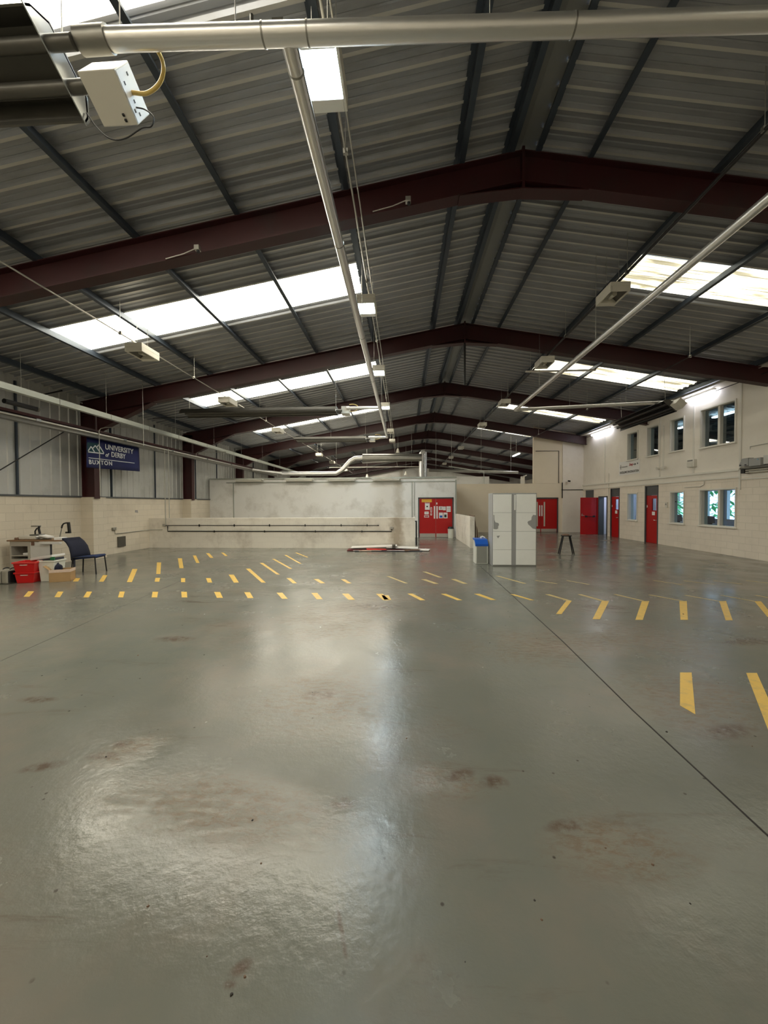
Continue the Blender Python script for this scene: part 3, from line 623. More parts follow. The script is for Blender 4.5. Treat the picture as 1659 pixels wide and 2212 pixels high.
def socket(p, lab, ax='Y'):
    t = thing('socket', lab, 'socket', p)
    x, y, z = p
    if ax == 'Y': MB().box(x-.07, x+.07, y-.05, y, z-.045, z+.045).build('back_box', 'duct_dull', t, bevel=.006); MB().box(x-.055, x-.01, y-.06, y-.05, z-.03, z+.03).build('switch_plate', 'conduit', t); MB().box(x+.012, x+.055, y-.06, y-.05, z-.03, z+.03).build('switch_plate', 'conduit', t)
    else: MB().box(x, x+.05, y-.09, y+.09, z-.05, z+.05).build('back_box', 'duct_dull', t, bevel=.006); MB().box(x+.05, x+.06, y-.07, y-.01, z-.035, z+.035).build('switch_plate', 'conduit', t); MB().box(x+.05, x+.06, y+.015, y+.07, z-.035, z+.035).build('switch_plate', 'conduit', t)
    return t
socket((-.46, 14.4, .78), 'grey socket box at right end of the lower black pipe on low wall')
socket((-9.42, 14.4, .90), 'grey socket box at left end of the pipes on low wall')
pipe('drop_pipe', [(-9.34, 14.34, .90), (-9.34, 14.34, 3.9)], .018, 'conduit', 'left of two vertical metal pipes dropping to the low wall', group=None)
pipe('drop_pipe', [(-9.18, 14.34, 1.18), (-9.18, 14.34, 3.88)], .018, 'conduit', 'right of two vertical metal pipes dropping to the low wall')
socket((XL, 12.56, .87), 'grey double socket on the left blockwork wall above the grey panel', 'X')
tag(MB().box(XL, XL+.04, 12.72, 13.08, .22, .58).build('access_panel', 'hood_dark', loc=(XL, 12.9, .22), bevel=.004), 'dark grey square panel low on the left blockwork wall', 'panel')
pipe('wall_conduit', [(XL+.02, 12.6, .82), (XL+.02, 12.6, .70), (XL+.02, 14.37, .72), (-9.5, 14.38, .72)], .012, 'conduit', 'thin grey conduit from wall socket to the low wall', 'conduit')
tag(MB().poly([(XL+.002, 13.62, 1.42), (XL+.002, 13.78, 1.40), (XL+.002, 13.76, 1.50), (XL+.002, 13.63, 1.50)], (.01, 0, 0)).build('wall_vent', 'ink_grey', loc=(XL, 13.7, 1.42)), 'small grey fitting on the left wall beneath the banner', 'vent')
tag(MB().box(XL, XL+.05, 12.0, 12.06, 1.55, 1.68).build('key_hook', 'black', loc=(XL, 12.03, 1.55)), 'tiny black hook on the left wall beside the column pier', 'hook')
tag(MB().box(.49, .55, 15.6, 15.66, 0, 1.0).box(.46, .55, 15.59, 15.67, .96, 1.0).build('bollard', 'black', loc=(.52, 15.63, 0)), 'thin black post behind the right end of the low wall', 'post')
# boards stacked on the end of the short wall
for i, (x, h, m, ln) in enumerate(((2.735, 1.24, 'board_brown', 1.1), (2.775, 1.0, 'board_edge', .9), (2.82, .82, 'rubble_brown', .8))):
    mb = MB().poly([(x, 14.6, 0), (x+.02, 14.6+ln, 0), (x-.05+i*.0, 14.6+ln, h), (x-.04, 14.62, h), (x-.01, 14.6, h*.8)], (.022, 0, 0))
    tag(mb.build('board', m, loc=(x, 15, 0)), ['tall brown board leaning against the end of the short wall', 'pale board leaning between two brown boards by the short wall', 'ragged dark board leaning outermost by the short wall'][i], 'board')

# rubble of panels on the floor
def slab(name, x, y, z, lx, ly, th, rot, tilt, m, label, grp=None):
    R = Matrix.Rotation(rot, 3, 'Z') @ Matrix.Rotation(tilt, 3, 'Y')
    o = MB().box(-lx/2, lx/2, -ly/2, ly/2, 0, th).build(name, m, loc=(0, 0, 0)); o.location = (x, y, z); o.rotation_mode = 'QUATERNION'; o.rotation_quaternion = R.to_quaternion()
    tag(o, label, 'panel', grp)
slab('ceiling_board', -1.1, 14.0, .11, 1.7, .6, .02, .02, -.035, 'board_white', 'long white board lying left on the heap before the low wall')
slab('ceiling_board', -.05, 13.95, .08, 1.15, .6, .02, -.03, .03, 'board_white', 'long white board lying right on the heap before the low wall')
slab('maroon_board', -.9, 13.75, .012, 2.3, .55, .03, .02, 0, 'maroon', 'dark maroon board under the white boards of the heap')
slab('broken_board', -1.0, 13.65, .045, .7, .3, .025, .2, .03, 'red_plastic_rim', 'short red board on top of the maroon one in the heap')
slab('broken_board', -1.7, 13.55, .02, .45, .25, .02, -.3, 0, 'board_white', 'small white offcut at the left end of the heap')
slab('broken_board', -1.2, 13.45, .02, .8, .18, .02, .1, 0, 'cardboard_print', 'pinkish offcut at the front of the heap')
slab('broken_board', -.2, 13.5, .02, .8, .2, .02, -.05, 0, 'board_white', 'white strip at the front of the heap, right of centre')
slab('broken_board', .30, 13.55, .02, .6, .25, .03, .3, 0, 'rubble_brown', 'brown offcut in front of the end of the low wall')
slab('broken_board', .72, 13.7, .025, .42, .45, .02, -.2, 0, 'board_white', 'pale square board at the right end of the heap')
slab('dark_batten', -.55, 13.4, .004, 2.4, .06, .03, .01, 0, 'desk_dark', 'long dark batten along the front of the heap')
tag(MB().box(-.42, -.30, 13.62, 13.72, .09, .22).tube([(-.40, 13.6, .12), (-.40, 13.6, .2), (-.30, 13.6, .2)], .012, 6).build('pipe_fitting', 'hood_dark', loc=(-.36, 13.67, .09)), 'small dark metal fitting standing on the heap of boards', 'fitting')

# ------------------------------------------------------------ locker, bins, stool
lk = thing('locker', 'tall white and grey double locker standing alone on the floor', 'locker', (2.98, 10.6, 0))
yf, x0, x1, zt = 10.38, 2.405, 3.585, 1.98
MB().box(x0, x1, yf, yf+.5, .0, zt).build('body', 'locker_grey', lk, bevel=.008)
MB().box(x0+.515, x0+.625, yf-.012, yf, .03, zt-.03).build('centre_post', 'locker_grey', lk)
MB().box(x0+.58, x0+.615, yf-.02, yf-.012, 1.52, zt-.05).build('number_strip', 'locker_white', lk)['label'] = 'white strip at the top of the grey centre post'
for a, b in ((x0+.02, x0+.510), (x0+.63, x1-.025)):
    zs = [.03, .445, .945, 1.45, 1.95]
    for z0, z1 in zip(zs[:-1], zs[1:]): MB().box(a, b, yf-.022, yf, z0+.003, z1-.003).build('door', 'locker_white', lk, bevel=.003)
def patch(pts, lab):
    o = MB().poly([(x0+px_, yf-.0235, pz) for px_, pz in pts], (0, -.0015, 0)).build('peeled_patch', 'locker_grey', lk); o['label'] = lab
patch([(.02, 1.40), (.045, 1.38), (.05, 1.25), (.075, 1.19), (.155, 1.17), (.175, 1.12), (.15, 1.08), (.15, 1.02), (.1, 1.0), (.02, 1.01)], 'grey peeled patch on the left door column')
patch([(1.155, 1.38), (1.08, 1.39), (1.04, 1.33), (1.03, 1.25), (.95, 1.22), (.93, 1.19), (.95, 1.13), (1.02, 1.07), (1.07, 1.02), (1.155, 1.0)], 'grey peeled patch on the right door column')
patch([(.11, .82), (.20, .83), (.145, .755)], 'small grey triangle on the left door column')
rb = thing('recycling_bin', 'pale recycling bin with blue lid beside the white locker', 'bin', (2.2, 10.85, 0))
MB().prism([(-.15, 0), (.15, 0), (.15, .50), (.05, .60), (-.15, .60)], (2.08, 10.9, 0), (2.08+.001, 10.9, 0)) if 0 else None
mb = MB().poly([(2.02, 10.70, 0), (2.02, 11.10, 0), (2.02, 11.10, .68), (2.02, 10.85, .66), (2.02, 10.70, .54)], (.34, 0, 0)).build('body', 'bin_white', rb, bevel=.012)
MB().box(2.05, 2.33, 10.694, 10.70, .03, .50).build('front_panel', 'bin_grey', rb)
MB().poly([(2.01, 10.69, .50), (2.01, 10.69, .56), (2.01, 10.84, .685), (2.01, 11.12, .705), (2.01, 11.12, .66), (2.01, 10.85, .64), (2.01, 10.71, .50)], (.36, 0, 0)).build('lid', 'blue_plastic', rb, bevel=.006)
mb = MB().tube([(2.20, 10.95, .71), (2.27, 10.99, .75), (2.33, 10.94, .72)], .03, 7, r1=.012); tag(mb.build('paper_scrap', 'paper', loc=(2.25, 10.95, .71)), 'crumpled white paper lying on the blue bin lid', 'paper')
wb = thing('waste_bin', 'white round waste bin with black lid by the red double door', 'bin', (2.33, 18.8, 0))
MB().tube([(2.33, 18.8, 0), (2.33, 18.8, .46)], .13, 20, r1=.155).build('body', 'white_plastic', wb)
MB().tube([(2.33, 18.8, .46), (2.33, 18.8, .50), (2.33, 18.8, .56)], .165, 20, r1=.12).build('lid', 'black', wb)
st = thing('stool', 'black four-legged stool with padded seat standing on the grey floor', 'stool', (5.45, 12.95, 0))
MB().tube([(5.45, 12.95, .595), (5.45, 12.95, .625)], .17, 24).build('seat', 'black', st)
mb = MB(); pr = [(.165, .62), (.15, .645), (.10, .665), (.05, .672), (0.0, .675)]
vs = []; n = 20
for r_, z_ in pr: vs += [(5.45+r_*.75*math.cos(6.2832*k/n)-.02, 12.95+r_*math.sin(6.2832*k/n)*.85, z_) for k in range(n)]
mb.add(vs, [(i*n+k, i*n+(k+1) % n, (i+1)*n+(k+1) % n, (i+1)*n+k) for i in range(len(pr)-1) for k in range(n)], True); mb.build('cushion', 'rubble_brown', st)
for sx in (-1, 1):
    for sy in (-1, 1): MB().tube([(5.45+sx*.11, 12.95+sy*.04, .6), (5.45+sx*.235, 12.95+sy*.06, 0)], .02, 8).build('leg', 'black', st)
struct(strip([(3.9, 12.65, 0), (8.2, 12.45, 0)], .03, .0015).build('trim_10', 'joint'))

# ------------------------------------------------------------ notices on the near double door
def notice(x0, x1, z0, z1, m, label, ink=None):
    o = thing('door_notice', label, 'notice', ((x0+x1)/2, YP, z0)); MB().box(x0, x1, YP-.001, YP+.008, z0, z1).build('sheet', m, o)
    if ink:
        for k, (a, b, c, d, im) in enumerate(ink):
            w_, h_ = x1-x0, z1-z0; MB().box(x0+a*w_, x0+b*w_, YP-.004, YP-.001, z0+c*h_, z0+d*h_).build('print', im, o)
def dp(x, y): p = pl(880+x*180/1659, 1060+y*180/1659, 1, YP); return p.x, p.z
def nb(xa, ya, xb, yb): a = dp(xa, ya); b = dp(xb, yb); return a[0], b[0], b[1], a[1]
notice(*nb(285, 170, 485, 230), 'sign_yellow', 'yellow warning sign with dark lettering at top of the door', None)
a = nb(300, 180, 470, 220); M = Matrix.Translation((a[0], YP-.003, a[2]+.012)) @ Matrix.Rotation(math.pi/2, 4, 'X')
text('WARNING', .045, M, 'ink', parent=bpy.data.objects['door_notice'], sx=.95)
notice(*nb(350, 228, 445, 380), 'paper', 'white poster with red heading and dark round picture, left leaf', [(.05, .95, .86, .97, 'ink_red'), (.3, .62, .34, .52, 'ink')])
notice(*nb(340, 415, 425, 472), 'paper', 'small white landscape card, middle of the left leaf', [(.2, .8, .45, .62, 'ink_grey')])
notice(*nb(335, 490, 430, 532), 'paper', 'small white card with red print, lowest on the left leaf', [(.1, .9, .25, .75, 'ink_red')])
notice(*nb(460, 330, 490, 430), 'paper', 'narrow white strip beside the door handle, left leaf', [(.3, .7, .1, .9, 'ink_red')])
notice(*nb(458, 445, 490, 490), 'paper', 'tiny white square under the narrow strip, left leaf', [(.2, .8, .4, .8, 'ink_red')])
notice(*nb(575, 235, 598, 275), 'paper', 'tiny white tag above the right push plate', None)
notice(*nb(625, 312, 705, 382), 'paper', 'white prohibition sign with dark ring and diagonal slash, right leaf', [(.3, .7, .25, .32, 'ink'), (.3, .7, .75, .82, 'ink'), (.25, .32, .3, .78, 'ink'), (.68, .75, .3, .78, 'ink'), (.4, .6, .45, .6, 'ink')])
notice(*nb(625, 398, 705, 425), 'ink_red', 'thin red notice under the prohibition sign, right leaf', None)
notice(*nb(708, 315, 765, 390), 'paper', 'plain bluish sheet in the middle of the right leaf', [(.1, .9, .6, .66, 'ink_grey')])
notice(*nb(778, 310, 862, 422), 'paper', 'large plain sheet nearest the outer edge of right leaf', [(.1, .9, .3, .34, 'ink_grey'), (.1, .9, .6, .64, 'ink_grey')])
notice(*nb(628, 435, 708, 548), 'paper', 'white poster with blue picture, lower right leaf', [(.2, .85, .12, .48, 'blue_plastic')])
notice(*nb(718, 435, 800, 548), 'paper', 'white poster with dark photo, lowest outer sheet of right leaf', [(.2, .75, .15, .65, 'dark_void')])

# ------------------------------------------------------------ banner on the left columns
X = -9.60
bn = thing('banner', 'blue banner with white lettering and mountain logo on the left wall', 'banner', (X, 12.3, 2.9))
TL, TR, BR, BL = pl(187, 944, 0, X), pl(300.5, 967, 0, X), pl(303, 1018.5, 0, X), pl(187, 1010, 0, X)
mb = MB(); nx, nz = 24, 6; vs = []
for j in range(nz+1):
    for i in range(nx+1):
        u, v = i/nx, j/nz; p = (TL.lerp(TR, u)).lerp(BL.lerp(BR, u), v); vs.append((X+.012*math.sin(u*17)*(.3+v), p.y, p.z))
mb.add(vs, [(j*(nx+1)+i, j*(nx+1)+i+1, (j+1)*(nx+1)+i+1, (j+1)*(nx+1)+i) for j in range(nz) for i in range(nx)], True); mb.build('cloth', 'banner_blue', bn, solid=.004)
def bp(x, y): p = pl(150+x*190/1659, 920+y*190/1659, 0, X+.016); return p
def bquad(pts, m, nm): MB().poly([bp(*q) for q in pts], (.003, 0, 0)).build(nm, m, bn)
bquad([(335, 310), (560, 330), (560, 360), (650, 520), (340, 510)], 'banner_green', 'logo_ground')
def bline(a, b, w_, m, nm='logo'):
    a, b = bp(*a), bp(*b); d = (b-a).normalized(); nn = Vector((1, 0, 0)).cross(d)*w_; MB().poly([a-nn, b-nn, b+nn, a+nn], (.008, 0, 0)).build(nm, m, bn)
for a, b in (((352, 490), (648, 525)), ((352, 470), (405, 390)), ((405, 390), (470, 490)), ((440, 420), (485, 370)), ((485, 370), (575, 500)), ((520, 395), (548, 355)), ((548, 355), (645, 510))): bline(a, b, .016, 'banner_white')
bline((358, 600), (1225, 702), .010, 'banner_white', 'rule')
def btext(s, a, b, hpx, m='banner_white', sp=1.0, it=0):
    """lettering between the measured points a (baseline left) and b (baseline right) on the banner"""
    A, B = bp(*a), bp(*b); L = (B-A).length; d = (B-A).normalized(); up = Vector((1, 0, 0)).cross(d); up = up if up.z > 0 else -up
    h = abs((bp(a[0], a[1]-hpx)-A).z)
    cu = bpy.data.curves.new('t', 'FONT'); cu.body = s; cu.size = h/.72; cu.space_character = sp; cu.shear = it; cu.extrude = .002; cu.offset = .004
    to = bpy.data.objects.new('t', cu); C.objects.link(to); bpy.context.view_layer.update(); me = bpy.data.meshes.new_from_object(to.evaluated_get(bpy.context.evaluated_depsgraph_get())); bpy.data.objects.remove(to)
    wx = max(v.co.x for v in me.vertices); k = L/wx; M = Matrix((d, up, Vector((1, 0, 0)))).transposed().to_4x4(); M.translation = A+Vector((.006, 0, 0))
    me.transform(Matrix.Diagonal((k, 1, 1, 1))); me.transform(M); me.transform(Matrix.Translation(-bn.location)); me.materials.clear(); me.materials.append(MATS[m]); o = bpy.data.objects.new('lettering', me); C.objects.link(o); o.parent = bn
btext('UNIVERSITY', (668, 436), (1205, 530), 100)
btext('of', (672, 575), (745, 590), 75, it=.3)
btext('DERBY', (785, 580), (1058, 622), 95)
btext('BUXTON', (362, 715), (802, 745), 82, sp=1.25)

# ------------------------------------------------------------ left junk: desk, chair, crates
dk = thing('workbench_desk', 'grey desk unit with wooden top against the left wall', 'desk', (-8.9, 8.95, 0))
yd = 8.62
MB().box(-9.62, -8.22, yd, yd+.55, .80, .835).build('tabletop', 'desk_wood', dk, bevel=.004)
mb = MB()
mb.box(-9.56, -9.52, yd+.02, yd+.5, 0, .80).box(-9.09, -9.03, yd+.02, yd+.5, 0, .80).box(-9.52, -9.09, yd+.48, yd+.5, 0, .80).box(-9.52, -9.09, yd+.02, yd+.5, .68, .80).box(-9.52, -9.09, yd+.02, yd+.5, 0, .36).box(-9.52, -9.09, yd+.02, yd+.5, .43, .455)
mb.build('cupboard', 'desk_grey', dk)
MB().box(-9.515, -9.095, yd+.46, yd+.478, .36, .68).build('shelf_back', 'desk_dark', dk)
MB().box(-9.03, -8.52, yd+.03, yd+.06, .30, .79).build('front_panel', 'desk_white', dk)
MB().box(-8.54, -8.51, yd+.04, yd+.08, 0, .80).build('leg', 'desk_dark', dk)
MB().box(-8.30, -8.27, yd+.44, yd+.48, 0, .80).build('leg', 'desk_dark', dk)
MB().box(-8.72, -8.18, yd-.06, yd+.0, .74, .80).build('flap', 'desk_white', dk, bevel=.004)
MB().box(-8.99, -8.92, yd+.012, yd+.03, .70, .79).build('label_plate', 'rubble_brown', dk)
tag(MB().box(-9.3, -9.1, yd+.1, yd+.35, .456, .50).build('book', 'paper', loc=(-9.2, 8.8, .456)), 'flat stack of papers on the shelf inside the desk', 'papers')
# visualiser arms and clutter on the desk
v1 = thing('desk_lamp', 'black bent-arm lamp at the right end of the desk', 'lamp', (-8.45, 8.85, .835))
MB().tube([(-8.45, 8.85, .835), (-8.45, 8.85, .875)], .05, 16, r1=.03).build('base', 'black', v1)
MB().tube([(-8.45, 8.85, .87), (-8.38, 8.85, 1.14)], .011, 8).build('arm', 'duct_dull', v1)
MB().tube([(-8.39, 8.85, 1.12), (-8.37, 8.85, 1.19), (-8.33, 8.85, 1.235), (-8.27, 8.85, 1.25), (-8.20, 8.85, 1.25)], .018, 10).build('elbow', 'black', v1)
MB().poly([(-8.225, 8.82, 1.27), (-8.18, 8.82, 1.27), (-8.15, 8.82, .99), (-8.20, 8.82, 1.0)], (0, .05, 0)).box(-8.27, -8.16, 8.82, 8.87, .99, 1.03).build('head', 'black', v1)
v2 = thing('document_camera', 'dark document camera with grey top standing left on the desk', 'camera', (-9.02, 8.9, .835))
MB().tube([(-9.02, 8.9, .97), (-9.05, 8.9, 1.10), (-9.04, 8.9, 1.17)], .026, 8).build('arm', 'black', v2)
MB().tube([(-9.15, 8.9, .95), (-9.15, 8.9, 1.04), (-9.10, 8.9, 1.11), (-9.04, 8.9, 1.12)], .016, 8).build('brace', 'black', v2)
MB().box(-9.20, -9.04, 8.84, 8.96, 1.15, 1.185).build('head', 'duct_dull', v2, bevel=.006)
MB().box(-9.2, -8.98, 8.8, 9.0, .93, .96).build('base', 'hood_dark', v2)
def blob(name, c, r, m, label, cat, n=5):
    """a crumpled soft heap"""
    bm = bmesh.new(); bmesh.ops.create_icosphere(bm, subdivisions=3, radius=1)
    for v in bm.verts:
        k = 1+.18*math.sin(v.co.x*7+v.co.y*5)+.12*math.sin(v.co.z*9+v.co.x*11); v.co = Vector((v.co.x*r[0]*k, v.co.y*r[1]*k, max(v.co.z, -.35)*r[2]*k))
    me = bpy.data.meshes.new(name); bm.to_mesh(me); bm.free(); me.materials.append(MATS[m]); o = bpy.data.objects.new(name, me); C.objects.link(o); o.location = c; tag(o, label, cat)
    for p in me.polygons: p.use_smooth = True
    return o
tag(MB().box(-9.42, -8.95, 8.72, 8.98, .836, .93).build('metal_tray', 'duct', loc=(-9.2, 8.85, .836), bevel=.02), 'shiny round-cornered metal tray holding the camera on the desk', 'tray')
blob('carrier_bag', (-8.85, 8.84, .86), (.14, .10, .07), 'duct_dull', 'crumpled grey plastic bag in the middle of the desk', 'bag')
blob('cloth_bundle', (-9.48, 8.76, .85), (.07, .06, .04), 'rubble_brown', 'small dark bundle at the left front of the desk', 'cloth')
tag(MB().box(-8.85, -8.62, 8.70, 8.88, .90, .935, R=Matrix.Rotation(.2, 3, 'Y')).build('folder', 'paper', loc=(-8.7, 8.8, .9)), 'white folder leaning on the bag on the desk', 'folder')
tag(MB().box(-8.40, -8.20, 8.64, 8.80, .836, .90).build('white_box', 'paper', loc=(-8.3, 8.7, .836), bevel=.004), 'small white box on the right end of the desk', 'box')
for o in list(C.objects):
    if o.parent is None and o.name.split('.')[0] in ('workbench_desk', 'desk_lamp', 'document_camera', 'metal_tray', 'carrier_bag', 'cloth_bundle', 'folder', 'white_box', 'book'): o.location += Vector((-.265, .26, 0))
# red crates, white crate, lid box, cardboard box, cases
def crate(x, y, z, rot, lx, ly, h, m, mrim, nm, label, cat, grp=None):
    t = thing(nm, label, cat, (x, y, z), grp); R = Matrix.Rotation(rot, 4, 'Z')
    def put(mb, name, mm, bev=.006):
        o = mb.build(name, mm, t, loc=(0, 0, 0), bevel=bev); o.matrix_local = R; return o
    w0, w1 = .82, 1.0; mb = MB(); th = .012
    def ring(s, z_, ins=0): return [(sx*(lx/2*s-ins), sy*(ly/2*s-ins), z_) for sx, sy in ((-1, -1), (1, -1), (1, 1), (-1, 1))]
    A, B, Bi, Ai = ring(w0, 0), ring(w1, h), ring(w1, h, th), ring(w0, .02, th)
    mb.add(A+B+Bi+Ai, [(0, 3, 2, 1)]+[(i, (i+1) % 4, 4+(i+1) % 4, 4+i) for i in range(4)]+[(4+i, 4+(i+1) % 4, 8+(i+1) % 4, 8+i) for i in range(4)]+[(8+i, 8+(i+1) % 4, 12+(i+1) % 4, 12+i) for i in range(4)]+[(12, 13, 14, 15)])
    put(mb, 'body', m)
    mb = MB(); e = .012
    for (a, b, c, d) in ((-lx/2-e, lx/2+e, -ly/2-e, -ly/2+.01), (-lx/2-e, lx/2+e, ly/2-.01, ly/2+e), (-lx/2-e, -lx/2+.01, -ly/2, ly/2), (lx/2-.01, lx/2+e, -ly/2, ly/2)): mb.box(a, b, c, d, h-.035, h)
    put(mb, 'rim', mrim)
    for sy in (-1,): put(MB().box(-.07, .07, sy*ly/2*.965-.012, sy*ly/2*.965, h*.70, h*.76), 'handle', 'white_plastic' if 'red' in m else mrim, .002)
    return t
crate(-8.30, 7.93, 0, .22, .38, .33, .24, 'red_plastic', 'red_plastic', 'storage_crate', 'red plastic crate at the bottom of the stack by the desk', 'crate')
crate(-8.30, 7.93, .225, .22, .42, .35, .24, 'red_plastic', 'red_plastic_rim', 'storage_crate', 'red plastic crate on top of the other red crate', 'crate')
crate(-7.96, 8.12, 0, .10, .34, .34, .47, 'white_plastic', 'white_plastic', 'storage_crate', 'tall white plastic crate between red crates and cardboard box', 'crate')
tag(MB().box(-8.38, -7.86, 8.02, 8.35, .50, .55, R=Matrix.Rotation(-.16, 3, 'Y')).build('box_lid', 'desk_white', loc=(-8.0, 8.2, .5), bevel=.004), 'flat white board resting across the crates', 'board')
o = MB().box(-8.18, -7.84, 8.04, 8.30, .44, .50, R=Matrix.Rotation(-.12, 3, 'Y')).build('flat_box', 'desk_dark', loc=(-7.9, 8.2, .44)); tag(o, 'dark flat box with green end under the white board', 'box')
tag(MB().box(-7.92, -7.82, 8.035, 8.05, .47, .54).build('green_card', 'green_card', loc=(-7.75, 8.04, .47)), 'green card at the right end of the dark flat box', 'card')
bx = thing('cardboard_box', 'open cardboard box with printed rim in front of the chair', 'box', (-7.68, 8.08, 0))
R = Matrix.Rotation(.42, 4, 'Z'); mb = MB(); th = .006; a, b, h = .19, .15, .27
mb.box(-a, a, -b, -b+th, 0, h).box(-a, a, b-th, b, 0, h).box(-a, -a+th, -b, b, 0, h).box(a-th, a, -b, b, 0, h).box(-a, a, -b, b, 0, th); o = mb.build('body', 'cardboard', bx, loc=(0, 0, 0)); o.matrix_local = R
mb = MB().box(-a-.002, a+.002, -b-.003, -b, h-.06, h+.005).box(a, a+.003, -b, b, h-.06, h+.005).box(-a-.003, -a, -b, b, h-.06, h+.005); o = mb.build('printed_rim', 'cardboard_print', bx, loc=(0, 0, 0)); o.matrix_local = R
o = MB().poly([(-a, -b, h), (-a, b, h), (-a-.10, b, h+.09), (-a-.10, -b, h+.09)], (.004, 0, .004)).build('flap', 'cardboard', bx, loc=(0, 0, 0)); o.matrix_local = R
blob('navy_cloth', (-7.80, 8.08, .28), (.07, .09, .12), 'navy_fabric', 'dark blue cloth sticking out of the cardboard box', 'cloth')
for i, (x, lab) in enumerate(((-8.76, 'beige soft case at the left picture edge, left of its twin'), (-8.60, 'beige soft case with black side next to the red crates'))):
    t = thing('tool_case', lab, 'case', (x, 7.85, 0)); MB().box(x-.08, x+.07, 7.66, 8.05, .0, .30).build('body', 'case_beige', t, bevel=.035)
    MB().box(x+.05, x+.09, 7.68, 8.03, .02, .28).build('side', 'black', t, bevel=.02)
    MB().tube(arcpts((x, 7.85, .29), .07, 0, math.pi, 8, (0, 1, 0), (0, 0, .5)), .012, 6).build('handle', 'black', t)
tag(MB().box(-8.75, -8.35, 8.15, 8.45, 0, .36).build('brown_crate', 'rubble_brown', loc=(-8.55, 8.3, 0), bevel=.02), 'brown bundle behind the beige cases at left edge', 'bundle')
# blue chair seen from the side and back
cx, cy = -7.85, 9.0
ch = thing('visitor_chair', 'dark blue fabric chair with black legs facing right by the desk', 'chair', (cx, cy, 0)); ch.rotation_euler.z = .22
def sheet(P, th, m, name):
    """upholstered pad swept through a row of cross lines P = [(left, right), ...]"""
    mb = MB(); n = len(P); vs = []
    nn = 6
    for (a, b) in P:
        a, b = Vector(a), Vector(b)
        for k in range(nn+1): vs.append(a.lerp(b, k/nn))
    mb.add(vs, [(i*(nn+1)+k, i*(nn+1)+k+1, (i+1)*(nn+1)+k+1, (i+1)*(nn+1)+k) for i in range(n-1) for k in range(nn)], True); return mb.build(name, m, ch, solid=th)
seat = [((cx-.22, cy-.22, .43), (cx-.22, cy+.22, .43)), ((cx-.05, cy-.23, .435), (cx-.05, cy+.23, .435)), ((cx+.15, cy-.23, .45), (cx+.15, cy+.23, .45)), ((cx+.25, cy-.22, .455), (cx+.25, cy+.22, .455)), ((cx+.28, cy-.21, .43), (cx+.28, cy+.21, .43))]
sheet(seat, .05, 'navy_seat', 'seat')
bk = []
for t_, dx, z_ in ((0, -.18, .36), (.25, -.20, .52), (.5, -.24, .68), (.75, -.31, .80), (1, -.41, .90)): bk.append(((cx+dx-.06, cy-.24+.05*t_, z_), (cx+dx+.10, cy+.24-.05*t_, z_)))
sheet(bk, .03, 'navy_fabric', 'backrest')
for sx, dx in ((-1, -.03), (1, .035)):
    for sy in (-1, 1): MB().tube([(cx+sx*.24, cy+sy*.21, .43), (cx+sx*.24+dx, cy+sy*.23, 0)], .015, 8).build('leg', 'black', ch)
for sy in (-1, 1): MB().tube([(cx-.24, cy+sy*.225, .42), (cx+.25, cy+sy*.225, .43)], .012, 8).build('seat_rail', 'black', ch)

# ------------------------------------------------------------ left wall services
tr = thing('cable_trunking', 'wide grey trunking hanging beside the left columns', 'trunking', (-8.3, 3, 4.17))
MB().box(-8.36, -8.24, 0, 30, 4.12, 4.25).build('body', 'trunking', tr)
for y in (5.5, 7.1, 8.7, 10.3, 11.9, 13.5, 15.5, 18, 21, 24): MB().box(-8.365, -8.235, y-.01, y+.01, 4.115, 4.255).build('joint_cover', 'duct_dull', tr)
for y in (7, 10.2, 13.4, 16.2, 19, 21.9, 25): MB().tube([(-8.3, y, 4.25), (-8.3, y, rz(-8.3)-.02)], .004, 5).build('hanger', 'conduit', tr)
pp = thing('air_pipe', 'bright metal pipe carried on red angle along left wall', 'pipe', (-9.32, 3, 3.87))
MB().tube([(-9.32, 0, 3.87), (-9.32, 27.6, 3.87)], .028, 12).build('run', 'duct', pp)
a = MB().box(-9.50, -9.36, 0, 27.6, 3.90, 3.93).box(-9.40, -9.36, 0, 27.6, 3.88, 4.0).build('support_angle', 'red_steel', pp); a['label'] = 'dark red steel angle'
MB().box(-9.56, -9.38, 0, 27.6, 3.76, 3.88).build('tray', 'duct_dull', pp)
for y in (6.5, 9.2, 12.2, 14.8, 17.5, 20): MB().box(-9.36, -9.28, y-.06, y+.06, 3.84, 3.90).build('coupling', 'steel_bright', pp)
# thin looped pipes on the second and third frame
pipe('drop_pipe', [(-9.28, 11.1, 1.98), (-9.28, 11.1, 3.96), (-9.25, 11.13, 4.04), (-9.1, 11.13, 4.07), (-8.2, 11.13, 4.07)], .012, 'conduit', 'thin pipe looping over from the second frame column, above the pier')
pipe('drop_pipe', [(-7.95, 11.2, 3.5), (-7.95, 11.2, 5.47)], .008, 'conduit', 'short thin drop pipe hanging in front of the banner')
pipe('drop_pipe', [(-9.28, 16.5, 3.9), (-9.28, 16.5, 3.99), (-9.2, 16.5, 4.04), (-7.9, 16.5, 4.05)], .012, 'conduit', 'thin pipe looping out from the third frame column')
pipe('wall_brace', [(-9.98, 8.4, 2.25), (-9.98, 10.75, 3.93)], .014, 'conduit_dark', 'diagonal dark steel rod bracing the left wall sheets', 'brace')
tb = thing('tube_speaker', 'short black cylinder hanging high beside the left wall', 'cylinder', (-9.0, 8.5, 4.07))
MB().tube([(-9.0, 8.11, 4.06), (-9.0, 8.86, 4.06)], .055, 16).build('body', 'black', tb); MB().tube([(-9.0, 8.86, 4.06), (-9.0, 8.9, 4.06)], .06, 16).build('end_ring', 'hood_dark', tb)
MB().tube([(-9.0, 8.5, 4.11), (-9.0, 8.5, 5.28)], .005, 5).build('hanger', 'conduit', tb)
